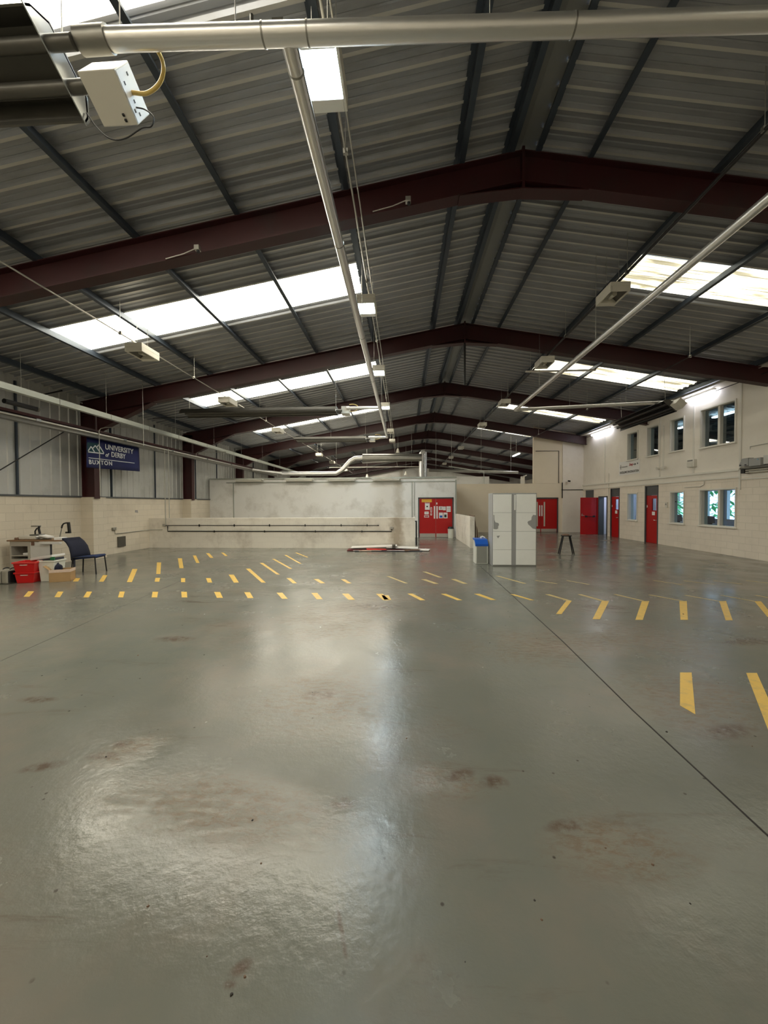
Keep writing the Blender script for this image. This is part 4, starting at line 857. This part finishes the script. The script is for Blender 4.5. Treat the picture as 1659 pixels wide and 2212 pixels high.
pipe('roof_cable', [(-10, 10.0, 4.75), (-9.4, 10.0, 4.86)], .02, 'black', 'short dark rod under the roof at the far left', 'rod')
pipe('roof_rod', [(-9.35, 13.7, 4.93), (-7.65, 14.6, 5.2)], .015, 'black', 'dark diagonal rod under the roof between second and third frame', 'rod')

# ------------------------------------------------------------ lamps
def lamp(x, y, z, lit, label, group):
    t = thing('high_bay_light', label, 'ceiling light', (x, y, z), group); w_, l_, h_ = .19, .29, .18
    mb = MB().box(x-w_, x+w_, y-l_, y+l_, z+.10, z+h_)
    # skirt around the opening, deeper towards the far end
    mb.box(x-w_, x-w_+.03, y-l_, y+l_, z, z+.10).box(x+w_-.03, x+w_, y-l_, y+l_, z, z+.10).box(x-w_+.03, x+w_-.03, y-l_, y-l_+.03, z, z+.10).box(x-w_+.03, x+w_-.03, y+l_-.13, y+l_, z, z+.10)
    mb.build('housing', 'burner_white', t, bevel=.006)
    if lit:
        MB().box(x-w_+.035, x+w_-.035, y-l_+.035, y+l_-.135, z+.03, z+.04).build('lens', 'lamp_lit', t)
    else:
        mb = MB().poly([(x-w_+.03, y-l_+.03, z+.02), (x-w_+.03, y+l_-.13, z+.02), (x-w_*.3, y+l_-.16, z+.095), (x-w_*.3, y-l_+.06, z+.095)], (0, 0, .004)).poly([(x+w_-.03, y-l_+.03, z+.02), (x+w_-.03, y+l_-.13, z+.02), (x+w_*.3, y+l_-.16, z+.095), (x+w_*.3, y-l_+.06, z+.095)], (0, 0, .004))
        mb.build('reflector', 'reflector_off', t)
        rf = [c for c in t.children if c.name.startswith('reflector')][0]; MB().tube([(x, y+.1, z+.07), (x, y-.08, z+.06)], .035, 10, r1=.05).build('bulb', 'lens_off', t).parent = rf
    MB().box(x-.05, x+.05, y+l_, y+l_+.05, z+.10, z+.16).build('gland_box', 'duct_dull', t).parent = [c for c in t.children if c.name.startswith('housing')][0]
    zt_ = rz(x)-.05
    for s in (-1, 1): MB().tube([(x+s*.12, y, z+h_), (x+s*.12, y, zt_)], .0035, 5).build('hanger', 'conduit', t)
    return t
LM = [(-.76, 3.72, 5.8, 1, 'lit high bay lamp nearest the viewer, beside the metal flue tee'), (-.76, 8.04, 5.8, 1, 'lit high bay lamp, second from the viewer in middle row'), (-.76, 11.97, 5.8, 1, 'lit high bay lamp, third in the middle row'), (-.76, 16.26, 5.8, 1, 'lit high bay lamp, farthest lit one of the middle row'), (-.74, 21.8, 5.8, 0, 'unlit box lamp just beyond the lit lamps of the middle row'), (-.74, 25.2, 5.8, 0, 'unlit box lamp farther down the middle row'),
      (4.2, 7.9, 5.8, 0, 'unlit white box lamp nearest the viewer on the right conduit'), (4.2, 11.57, 5.8, 0, 'second unlit box lamp on right conduit, under the roof lights'), (4.2, 16.06, 5.8, 0, 'third unlit box lamp on the right conduit'), (4.2, 20.5, 5.8, 0, 'fourth unlit box lamp on the right conduit'), (4.3, 28.7, 5.8, 0, 'fifth, distant box lamp on the right conduit'), (4.3, 34.5, 5.8, 0, 'sixth, very distant box lamp on the right conduit'), (4.3, 40, 5.8, 0, 'farthest box lamp on the right conduit'),
      (-5.7, 8.05, 4.95, 0, 'unlit white box lamp nearest the viewer on the left conduit'), (-5.7, 12.07, 4.95, 0, 'second unlit box lamp on left conduit, before the roof light'), (-5.7, 16.95, 4.95, 0, 'third unlit box lamp on the left conduit'), (-5.7, 25.4, 4.95, 0, 'fourth, distant box lamp on the left conduit'), (-5.7, 30, 4.95, 0, 'fifth, distant box lamp on the left conduit'), (-5.7, 37, 4.95, 0, 'farthest box lamp on the left conduit')]
for x, y, z, l, lb in LM: lamp(x, y, z, l, lb, 'high bay lamps')
def conduit(x, z, y0, y1, label, r=.014, m='conduit', hang=True):
    t = thing('lighting_conduit', label, 'conduit', (x, y0, z)); MB().tube([(x, y0, z), (x, y1, z)], r, 8).build('run', m, t)
    if hang:
        y = y0+2
        while y < min(y1, 30): MB().tube([(x, y, z), (x, y, rz(x)-.03)], .005, 5).build('hanger', 'conduit', t); MB().box(x-.03, x+.03, y-.02, y+.02, z-.02, z+.04).build('clamp', 'duct_dull', t); y += 2.7
conduit(-.70, 6.02, 0, 44, 'conduit carrying the lit middle row of lamps')
conduit(-.62, 6.04, 0, 30, 'second thin conduit beside the one of the middle row', .010, hang=False)
conduit(4.2, 6.02, 0, 44, 'dark conduit carrying the right row of box lamps', .026, 'conduit_dark')
conduit(-5.7, 5.16, 0, 42, 'conduit carrying the left row of box lamps')
conduit(7.3, 5.42, 0, 30, 'thin dark conduit hanging near the right wall', .012, 'conduit_dark')

# ------------------------------------------------------------ flue ducts and radiant heaters
K = .868
def hs(x, y, z): return Vector((x*K, y*K, 1.7+(z-1.7)*K))
rd = .064
fd = thing('flue_duct', 'bright metal flue duct crossing the top and running down the hall', 'duct', hs(-.92, 3.1, 5.5))
A = hs(-2.50, 3.04, 5.5); B = hs(5.2, 3.28, 5.5); T = hs(-.93, 3.09, 5.5)
MB().tube([A, B], rd, 24).build('cross_run', 'duct', fd)
MB().tube([T, (T.x, 18.72, T.z)], rd*.92, 24).build('long_run', 'duct', fd)
for x in (-1.12, -.76, 1.36): p = A.lerp(B, (x+2.5)/7.7); MB().tube([p-Vector((.006, 0, 0)), p+Vector((.006, 0, 0))], rd+.0035, 24).build('band', 'duct_dull', fd)
for y in (3.35, 5.55, 8.6, 11.6, 14.6): MB().tube([(T.x, y*K-.006, T.z), (T.x, y*K+.006, T.z)], rd*.92+.0035, 24).build('band', 'duct_dull', fd)
MB().tube([A+Vector((-.12, 0, 0)), A+Vector((.10, 0, 0))], rd+.012, 24).build('sleeve', 'duct_dull', fd)
for x in (-2.3, -1.35, -.6, .7): p = A.lerp(B, (x+2.5)/7.7); MB().tube([p+Vector((0, 0, rd)), (p.x, p.y, rz(p.x)-.03)], .004, 5).build('hanger', 'conduit', fd)
for y in (7.5, 10.5, 14, 17.3): MB().tube([(T.x, y, T.z+rd), (T.x, y, rz(T.x)-.03)], .004, 5).build('hanger', 'conduit', fd)
p = A.lerp(B, .17); MB().box(p.x-.1, p.x+.32, p.y+.03, p.y+.07, p.z+rd+.02, p.z+rd+.04).tube([p+Vector((-.03, .02, rd)), p+Vector((-.03, .02, rd+.10))], .014, 8).box(p.x+.12, p.x+.2, p.y-.0, p.y+.06, p.z+rd, p.z+rd+.05).build('bracket', 'hood_dark', fd)
def heater(name, y, xa, xb, label, near=False, zc=5.37, ang=-.56):
    """U-tube radiant heater along X: xa is the burner end (at the duct), xb the far end"""
    cz = 1.7+(zc-1.7)*K; t = thing(name, label, 'heater', (xa, y, cz)); ca, sa = math.cos(ang), math.sin(ang)
    def P(x, a, b): return Vector((x, y+a*ca-b*sa, cz+a*sa+b*ca))
    k = K; prof = [(-.31, -.06), (-.30, .0), (-.20, .13), (.20, .13), (.30, .0), (.31, -.06), (.325, -.06), (.315, .005), (.21, .145), (-.21, .145), (-.315, .005), (-.325, -.06)]
    mb = MB(); n = len(prof); s0 = [P(xa, a*k, b*k) for a, b in prof]; s1 = [P(xb, a*k, b*k) for a, b in prof]
    mb.add(s0+s1, [(i, (i+1) % n, n+(i+1) % n, n+i) for i in range(n)]+[tuple(range(n)), tuple(range(n, 2*n))]); mb.build('reflector_hood', 'hood_dark', t)
    mb = MB().poly([P(xa, a*k, b*k) for a, b in ((-.34, -.07), (.34, -.07), (.34, .0), (.22, .16), (-.22, .16), (-.34, .0))], (-.008, 0, 0)); mb.build('end_plate', 'steel_bright', t)
    for a in (-.12, .12): MB().tube([P(xa+(.18 if a < 0 else .12), a*k, .0), P(xb+.25, a*k, .0)], .045, 16).build('radiant_tube', 'hood_dark', t)
    MB().tube([P(xb+.26, -.12*k, 0), P(xb+.13, -.10*k, 0), P(xb+.08, 0, 0), P(xb+.13, .10*k, 0), P(xb+.26, .12*k, 0)], .045, 12).build('return_bend', 'hood_dark', t)
    e = .13
    c0 = [P(xa+e, a, b) for a, b in ((.02, -.06), (.31, -.06), (.31, .20), (.02, .20))]
    mb = MB().poly(c0, (.28, 0, 0)).build('burner_box', 'burner_white', t, bevel=.006)
    if near:
        for a, b in ((.25, -.062), (.28, -.062)): q = P(xa+e+.20, a, b); MB().box(q.x-.008, q.x+.008, q.y-.008, q.y+.008, q.z-.006, q.z+.006).build('knob', 'black', t)
        mb = MB().poly([P(xa+e+.281, a, b) for a, b in ((.03, -.05), (.30, -.05), (.30, .19), (.03, .19))], (.002, 0, 0)); mb.build('side_cover', 'desk_white', t)
        for a, b in ((.10, .0), (.20, .03), (.24, -.02), (.27, .03), (.07, .10)): MB().poly([P(xa+e+.284, a-.01, b-.008), P(xa+e+.284, a+.01, b-.008), P(xa+e+.284, a+.01, b+.008), P(xa+e+.284, a-.01, b+.008)], (.002, 0, 0)).build('vent_hole', 'ink', t)
    for x in (xa-.05, (xa+xb)/2, xb+.2): q = P(x, 0, .13); MB().tube([q, (q.x, q.y, rz(q.x)-.03)], .005, 5).build('hanger', 'conduit', t)
    # gas hose looping from the box to the duct
    s = P(xa+e+.28, .16, .06); pts = [s, s+Vector((.12, -.0, -.01)), s+Vector((.24, -.03, .03)), s+Vector((.30, -.08, .10)), s+Vector((.27, -.14, .16)), s+Vector((.15, -.20, .19)), s+Vector((.02, -.24, .17))]
    MB().tube(smooth(pts), .014, 10).build('gas_hose', 'hose', t)
    if near:
        s = P(xa+e+.28, .23, .02); MB().tube(smooth([s, s+Vector((.06, .02, .0)), s+Vector((.12, .03, -.05)), s+Vector((.10, .03, -.12)), s+Vector((.03, .02, -.14)), s+Vector((-.10, .02, -.21)), s+Vector((-.22, .02, -.21)), s+Vector((-.33, .02, -.12)), s+Vector((-.40, 0, -.02))]), .005, 6).build('cable', 'black', t)
    return t
heater('radiant_heater', 3.09*K, -2.85*K, -6.2, 'dark hooded gas heater with white burner box at top left corner', True)
y2 = 14.95*K
heater('radiant_heater', y2, -2.62*K, -8.9*K, 'long dark tube heater hanging across between second and third frame', ang=-.08)
heater('radiant_heater', 21.5*K, -2.1*K, -6.2*K, 'farther dark tube heater hanging across at the end of flue', ang=-.08)
MB().tube([(T.x, y2, T.z), (-2.25*K, y2, T.z)], rd*.8, 16).build('side_run', 'duct', fd)
MB().tube([(T.x, 18.70, T.z), (-2.0*K, 18.70, T.z)], rd*.8, 16).build('side_run', 'duct', fd)
# right flue duct
f2 = thing('flue_duct', 'bright metal flue duct with sharp elbow on the right side', 'duct', hs(4.57, 5, 5.5))
E1 = pl(1114, 885, 2, 5.0); S1 = pl(1659, 430, 2, 5.0); S0 = S1+(S1-E1)*.5; E2 = pl(1462, 868, 1, 12.95)
MB().tube([S0, E1], rd*.9, 20).build('long_run', 'duct', f2); MB().tube([E1+Vector((-.02, 0, 0)), E2], rd*.85, 20).build('cross_run', 'duct', f2)
bm_ = MB(); bm_.tube([E1+Vector((0, -.07, 0)), E1+Vector((0, .03, 0)), E1+Vector((.06, .05, 0))], rd*.95, 20).build('elbow', 'duct', f2)
for q in (S1.lerp(E1, .4), S1.lerp(E1, .75), E1.lerp(E2, .35), E1.lerp(E2, .7)): MB().tube([q, (q.x, q.y, rz(q.x)-.03)], .004, 5).build('hanger', 'conduit', f2)
# right heater, running lengthways
h3 = thing('radiant_heater', 'black ribbed tube heater hanging along the right wall', 'heater', pl(1448, 876, 1, 12.6))
N1 = pl(1448, 876, 1, 12.6); F1 = pl(1330, 921, 2, N1.z); ang = -.72
dirv = (F1-N1).normalized(); side = dirv.cross(Vector((0, 0, 1))).normalized()
sd = side*math.cos(ang)+Vector((0, 0, 1))*math.sin(ang); nu = sd.cross(dirv).normalized(); nu = nu if nu.z > 0 else -nu
prof = [(-.30, -.05), (-.28, .02), (-.16, .12), (.16, .12), (.28, .02), (.30, -.05), (.31, -.05), (.29, .03), (.17, .135), (-.17, .135), (-.29, .03), (-.31, -.05)]
def Q3(base, a, b): return base+sd*a*.85+nu*b*.85
s0 = [Q3(N1, *q) for q in prof]; s1 = [Q3(F1, *q) for q in prof]; n = len(prof)
MB().add(s0+s1, [(i, (i+1) % n, n+(i+1) % n, n+i) for i in range(n)]+[tuple(range(n)), tuple(range(n, 2*n))]).build('reflector_hood', 'black_gloss', h3)
for a in (-.12, .12): MB().tube([Q3(N1, a, 0), Q3(F1, a, 0)], .045, 14).build('radiant_tube', 'black_gloss', h3)
MB().poly([Q3(N1-dirv*.35, a, b) for a, b in ((-.05, -.06), (.26, -.06), (.26, .2), (-.05, .2))], dirv*.28).build('burner_box', 'burner_white', h3, bevel=.006)
MB().poly([Q3(N1-dirv*.01, a, b) for a, b in ((-.32, -.06), (.32, -.06), (.3, .03), (.18, .14), (-.18, .14), (-.3, .03))], -dirv*.006).build('end_plate', 'hood_dark', h3)
for q in (N1.lerp(F1, .1), N1.lerp(F1, .9)): MB().tube([q+nu*.1, (q.x, q.y, rz(q.x)-.03)], .006, 5).build('hanger', 'conduit', h3)

# wall tubes on the right wall
for a, b, lb in ((13.15, 14.45, 'lit tube light near the top of right wall, closer one'), (19.5, 21.4, 'lit tube light near the top of right wall, far end')):
    t = thing('tube_light', lb, 'light', (XW-.12, (a+b)/2, 5.42), 'lit tubes on the right wall'); MB().box(XW-.16, XW-.08, a, b, 5.45, 5.50).build('body', 'burner_white', t)
    MB().box(XW-.17, XW-.07, a+.03, b-.03, 5.37, 5.45).build('diffuser', 'tube_lit', t, bevel=.02)
t = thing('tube_light', 'lit tube light seen edge-on beside the tall back wall block', 'light', (7.4, 26, 4.9)); MB().box(7.36, 7.44, 24.6, 26.0, 4.86, 4.92).build('diffuser', 'office_tube', t); MB().box(7.36, 7.44, 24.6, 26.0, 4.92, 4.97).build('body', 'burner_white', t); MB().tube([(7.4, 25.3, 4.97), (7.4, 25.3, 5.9)], .01, 5).build('hanger', 'conduit', t)
# cables along the wall top
pipe('wall_cable', [(XW-.25, 2, 5.35), (XW-.25, 22, 5.35)], .012, 'conduit_dark', 'thin dark cable run along the top of the right wall', 'cable')
# thin lighting batten under the roof at right
t = thing('batten_light', 'thin unlit batten hanging behind the second right box lamp', 'light', (4.6, 12.2, 5.85)); MB().box(3.85, 6.0, 12.17, 12.23, 5.83, 5.87).build('body', 'white_trim', t)
for x in (4.0, 5.85): MB().tube([(x, 12.2, 5.87), (x, 12.2, rz(x)-.03)], .004, 5).build('hanger', 'conduit', t)

# ------------------------------------------------------------ things on the right wall
sg = thing('wall_sign', 'white board with red and dark lettering on right wall under small windows', 'sign', (XW, 18.1, 3.0))
MB().box(XW-.012, XW, 17.31, 18.9, 3.02, 3.66).build('board', 'paper', sg)
def rtext(s, y0, y1, z, h, m, it=0):
    cu = bpy.data.curves.new('t', 'FONT'); cu.body = s; cu.size = h/.72; cu.shear = it; cu.extrude = .002; cu.offset = .003
    to = bpy.data.objects.new('t', cu); C.objects.link(to); bpy.context.view_layer.update(); me = bpy.data.meshes.new_from_object(to.evaluated_get(bpy.context.evaluated_depsgraph_get())); bpy.data.objects.remove(to)
    wx = max(v.co.x for v in me.vertices); k = abs(y0-y1)/wx
    M = Matrix(((0, 0, -1, XW-.015), (-k, 0, 0, y0), (0, 1, 0, z), (0, 0, 0, 1))); me.transform(M); me.transform(Matrix.Translation(-sg.location)); me.materials.clear(); me.materials.append(MATS[m]); o = bpy.data.objects.new('lettering', me); C.objects.link(o); o.parent = sg
rtext('EXCELLENCE IN EDUCATION', 18.83, 17.37, 3.10, .10, 'ink')
rtext('Snap', 18.10, 17.78, 3.42, .12, 'ink_red', .35); rtext('-on', 17.77, 17.58, 3.42, .10, 'ink')
rtext('Automotive', 18.68, 18.2, 3.38, .07, 'ink_grey')
MB().tube([(XW-.014, 17.46, 3.47), (XW-.016, 17.46, 3.47)], .035, 12).build('logo', 'ink', sg)
MB().box(XW-.016, XW-.012, 18.74, 18.79, 3.30, 3.52).box(XW-.016, XW-.012, 18.71, 18.82, 3.38, 3.44).build('logo', 'ink_grey', sg)
em = thing('emergency_light', 'twin-headed emergency light on the right wall between windows', 'light', (XW-.06, 15.8, 3.1))
MB().box(XW-.06, XW, 15.72, 15.88, 3.08, 3.14).build('bracket', 'white_trim', em)
for y in (15.62, 15.98): MB().tube([(XW-.03, y, 3.12), (XW-.14, y, 3.10)], .03, 14, r1=.065).build('head', 'white_trim', em)
MB().box(XW-.02, XW, 15.76, 15.82, 3.14, 4.8).build('conduit', 'white_trim', em)
ah = thing('alarm_box', 'white box unit on right wall below the third small window', 'box', (XW-.08, 14.2, 3.0))
MB().box(XW-.12, XW, 14.05, 14.38, 2.98, 3.26).build('body', 'white_trim', ah, bevel=.012); MB().box(XW-.13, XW-.12, 14.1, 14.33, 3.19, 3.24).build('grille', 'ink_grey', ah); MB().box(XW-.14, XW-.12, 14.09, 14.34, 3.0, 3.15).build('cover', 'burner_white', ah, bevel=.006)
MB().tube([(XW-.02, 14.2, 3.26), (XW-.02, 14.2, 5.3)], .008, 6).build('conduit', 'conduit', ah)
iso = thing('isolator_box', 'grey sloped metal enclosure on right wall near the picture edge', 'box', (XW-.1, 12.0, 2.75))
MB().poly([(XW, 12.17, 2.80), (XW, 12.17, 2.86), (XW, 12.07, 3.03), (XW, 11.86, 3.04), (XW, 11.86, 2.80)], (-.16, 0, 0)).build('body', 'locker_grey', iso, bevel=.006)
for y in (12.12, 11.95): MB().box(XW-.165, XW-.16, y-.03, y+.03, 2.82, 2.85).build('latch', 'ink', iso)
iso2 = thing('isolator_box', 'grey square metal enclosure cut by the right picture edge', 'box', (XW-.1, 11.6, 2.75))
MB().box(XW-.18, XW, 11.45, 11.82, 2.77, 3.0).build('body', 'locker_grey', iso2, bevel=.008); MB().tube([(XW-.18, 11.53, 2.95), (XW-.195, 11.53, 2.95)], .018, 10).build('lamp', 'paper_cyan', iso2)
MB().box(XW-.1, XW, 11.3, 11.45, 2.8, 3.05).build('side_box', 'desk_white', iso2)
wh = thing('wall_heater', 'wall-mounted bar heater with pale tubes at right picture edge', 'heater', (XW-.1, 11.5, 2.66))
MB().box(XW-.22, XW, 10.6, 12.08, 2.70, 2.76).build('hood', 'hood_dark', wh, bevel=.01)
for z in (2.67, 2.61): MB().tube([(XW-.12, 12.0, z), (XW-.12, 10.6, z)], .02, 10).build('bar', 'burner_white', wh)
MB().box(XW-.17, XW-.03, 11.98, 12.10, 2.58, 2.70).build('end_bracket', 'black', wh)
pipe('wall_pipe', [(XW-.03, 11.95, 3.30), (XW-.03, 11.95, 3.38), (XW-.03, 10.4, 3.42)], .012, 'conduit', 'thin pipe on right wall above the grey enclosures')
fb = thing('alarm_bell', 'small pale alarm point on right wall beside the nearest red door', 'alarm', (XW-.02, 15.55, 1.6))
MB().box(XW-.04, XW, 15.50, 15.62, 1.50, 1.72).build('body', 'burner_white', fb, bevel=.006); MB().tube([(XW-.042, 15.56, 1.64), (XW-.05, 15.56, 1.64)], .035, 12).build('dial', 'ink_grey', fb)
tag(MB().box(XW-.02, XW, 15.04, 15.08, 1.72, 1.76).build('wall_screw', 'ink', loc=(XW, 15.06, 1.72)), 'tiny dark fixing on right wall left of narrow lower window', 'fixing')
pipe('wall_pipe', [(XW-.02, 13.7, 2.45), (XW-.02, 13.7, 2.33), (XW-.02, 13.85, 2.27), (XW-.02, 14.6, 2.27)], .015, 'white_trim', 'white curved pipe on right wall above the wide lower window')
pipe('wall_pipe', [(XW-.02, 20.15-.35, .2), (XW-.02, 19.8, 3.2)], .012, 'white_trim', 'thin white vertical pipe between open door and farther red door')
cmr = thing('security_camera', 'white dome camera with dark lens high in back right corner', 'camera', (9.5, YB-.1, 2.95))
MB().tube([(9.47, YB-.04, 2.93), (9.47, YB-.2, 2.93)], .05, 14, r1=.04).build('body', 'white_trim', cmr); MB().tube([(9.56, YB-.12, 2.99), (9.60, YB-.24, 2.97)], .045, 14).build('lens', 'black', cmr)
# battens hanging along the top of the partition
for i, (xa, lb) in enumerate(((-8.6, 'unlit batten light on partition top, leftmost'), (-6.0, 'unlit batten light on partition top, second from left'), (-3.85, 'unlit batten light on partition top, third from left'), (-1.6, 'unlit batten light on partition top, rightmost and nearest the door'))):
    t = thing('batten_light', lb, 'light', (xa+.75, YP-.2, 2.9)); MB().box(xa, xa+1.45, YP-.32, YP-.08, 2.94, 2.97).build('body', 'white_trim', t, bevel=.004); MB().box(xa+.05, xa+1.4, YP-.30, YP-.10, 2.86, 2.94).build('diffuser', 'burner_white', t, bevel=.02)
# railing on the upper level at the back
rl = thing('guard_rail', 'white guard rail on the upper level at the back', 'railing', (7.2, 23, 2.86))
MB().tube([(7.0, 22.9, 3.28), (7.3, 23.6, 3.32), (7.9, 24.8, 3.5)], .035, 8).build('handrail', 'white_trim', rl)
for x, y, z in ((7.02, 22.95, 3.28), (7.3, 23.6, 3.32), (7.56, 24.2, 3.4)): MB().box(x-.04, x+.04, y-.03, y+.03, 2.86, z).build('post', 'white_trim', rl)
# big ventilation duct, flue and grey pipes beyond the partition
vd = thing('ventilation_duct', 'large round metal duct rising behind the partition', 'duct', (-2, 24, 4.4))
MB().tube([(-7.7, 23.6, 3.62), (-4.3, 24, 3.66), (-3.9, 24, 3.9), (-3.4, 24, 4.45), (-3.1, 24, 4.62), (-2.6, 24, 4.65)], .14, 16).build('lower_run', 'duct', vd)
MB().tube([(-2.6, 24, 4.65), (1.15, 24, 4.62)], .24, 18).build('upper_run', 'duct_dull', vd)
MB().tube([(-9.32, 22.9, 3.87), (-7.6, 23.6, 3.64)], .09, 12).build('feed', 'duct', vd)
fs = thing('flue_stack', 'bright vertical twin flue pipe standing behind the partition', 'duct', (1.1, 24, 3.0))
MB().tube([(1.12, 24.1, 2.9), (1.12, 24.1, 4.9), (1.2, 24.1, 5.0), (1.35, 24.1, 5.0)], .13, 16).build('pipe', 'duct', fs); MB().tube([(1.38, 24.2, 2.9), (1.38, 24.2, 5.0)], .10, 16).build('pipe', 'steel_bright', fs)
MB().box(1.0, 1.6, 23.9, 24.5, 2.86, 3.12).build('base', 'locker_white', fs)
pipe('overhead_pipe', [(1.7, 25.5, 3.95), (7.58, 25.5, 3.75)], .10, 'duct_dull', 'thick dull pipe crossing behind the cream wall')
pipe('overhead_pipe', [(-4.9, 24.8, 4.12), (1.0, 24.8, 4.12)], .025, 'white_trim', 'thin white pipe crossing behind the partition top')
pipe('overhead_pipe', [(2.9, 24.5, 4.1), (5.2, 24.8, 3.75), (5.2, 24.8, 2.9)], .03, 'trunking', 'thin grey pipe falling to the right behind the cream wall')
pipe('overhead_pipe', [(-3.6, 33, 5.3), (2.4, 33, 5.55)], .06, 'duct_dull', 'distant dull pipe crossing under the roof frames')
for i, (x, y, z) in enumerate(((-.4, 27, 5.5), (.2, 32, 4.3), (-3.0, 31, 4.0))):
    t = thing('globe_light', ['white globe lamp hanging high behind the flue end', 'white globe lamp hanging low near the vertical flue', 'white globe lamp above the red steel behind partition'][i], 'light', (x, y, z)); MB().tube([(x, y, z-.16), (x, y, z-.14), (x, y, z), (x, y, z+.14)], .16, 14, r1=.06).build('shade', 'burner_white', t); MB().tube([(x, y, z+.14), (x, y, rz(x)-.03)], .008, 5).build('hanger', 'conduit', t)
struct(MB().box(-9.9, 7.6, 34, 34.2, 2.86, 4.1).build('wall_far', 'plaster_cool'))
pipe('post_hanger', [(XR, 11.33, 6.42), (XR, 11.33, 5.75), (XR, 11.33, 5.2)], .03, 'conduit_dark', 'dark drop rod hanging under the ridge of the second frame', 'rod')
# cable fittings fixed to the nearest frame
for (x, y, lb) in ((428, 537, 'small white cable fitting under the nearest frame, left one'), (883, 433, 'small white cable fitting under the nearest frame, right one')):
    p = pl(x, y, 1, 5.8); t = thing('cable_fitting', lb, 'fitting', p); MB().box(p.x-.05, p.x+.03, 5.76, 5.84, p.z-.03, p.z+.04).build('body', 'conduit', t, bevel=.005)
    MB().tube([(p.x-.05, 5.8, p.z), (p.x-.25, 5.83, p.z-.05), (p.x-.55, 5.84, p.z-.11)], .008, 6).build('cable', 'conduit', t); MB().tube([(p.x, 5.8, p.z-.03), (p.x, 5.8, p.z-.06)], .025, 8).build('eye', 'black', t)
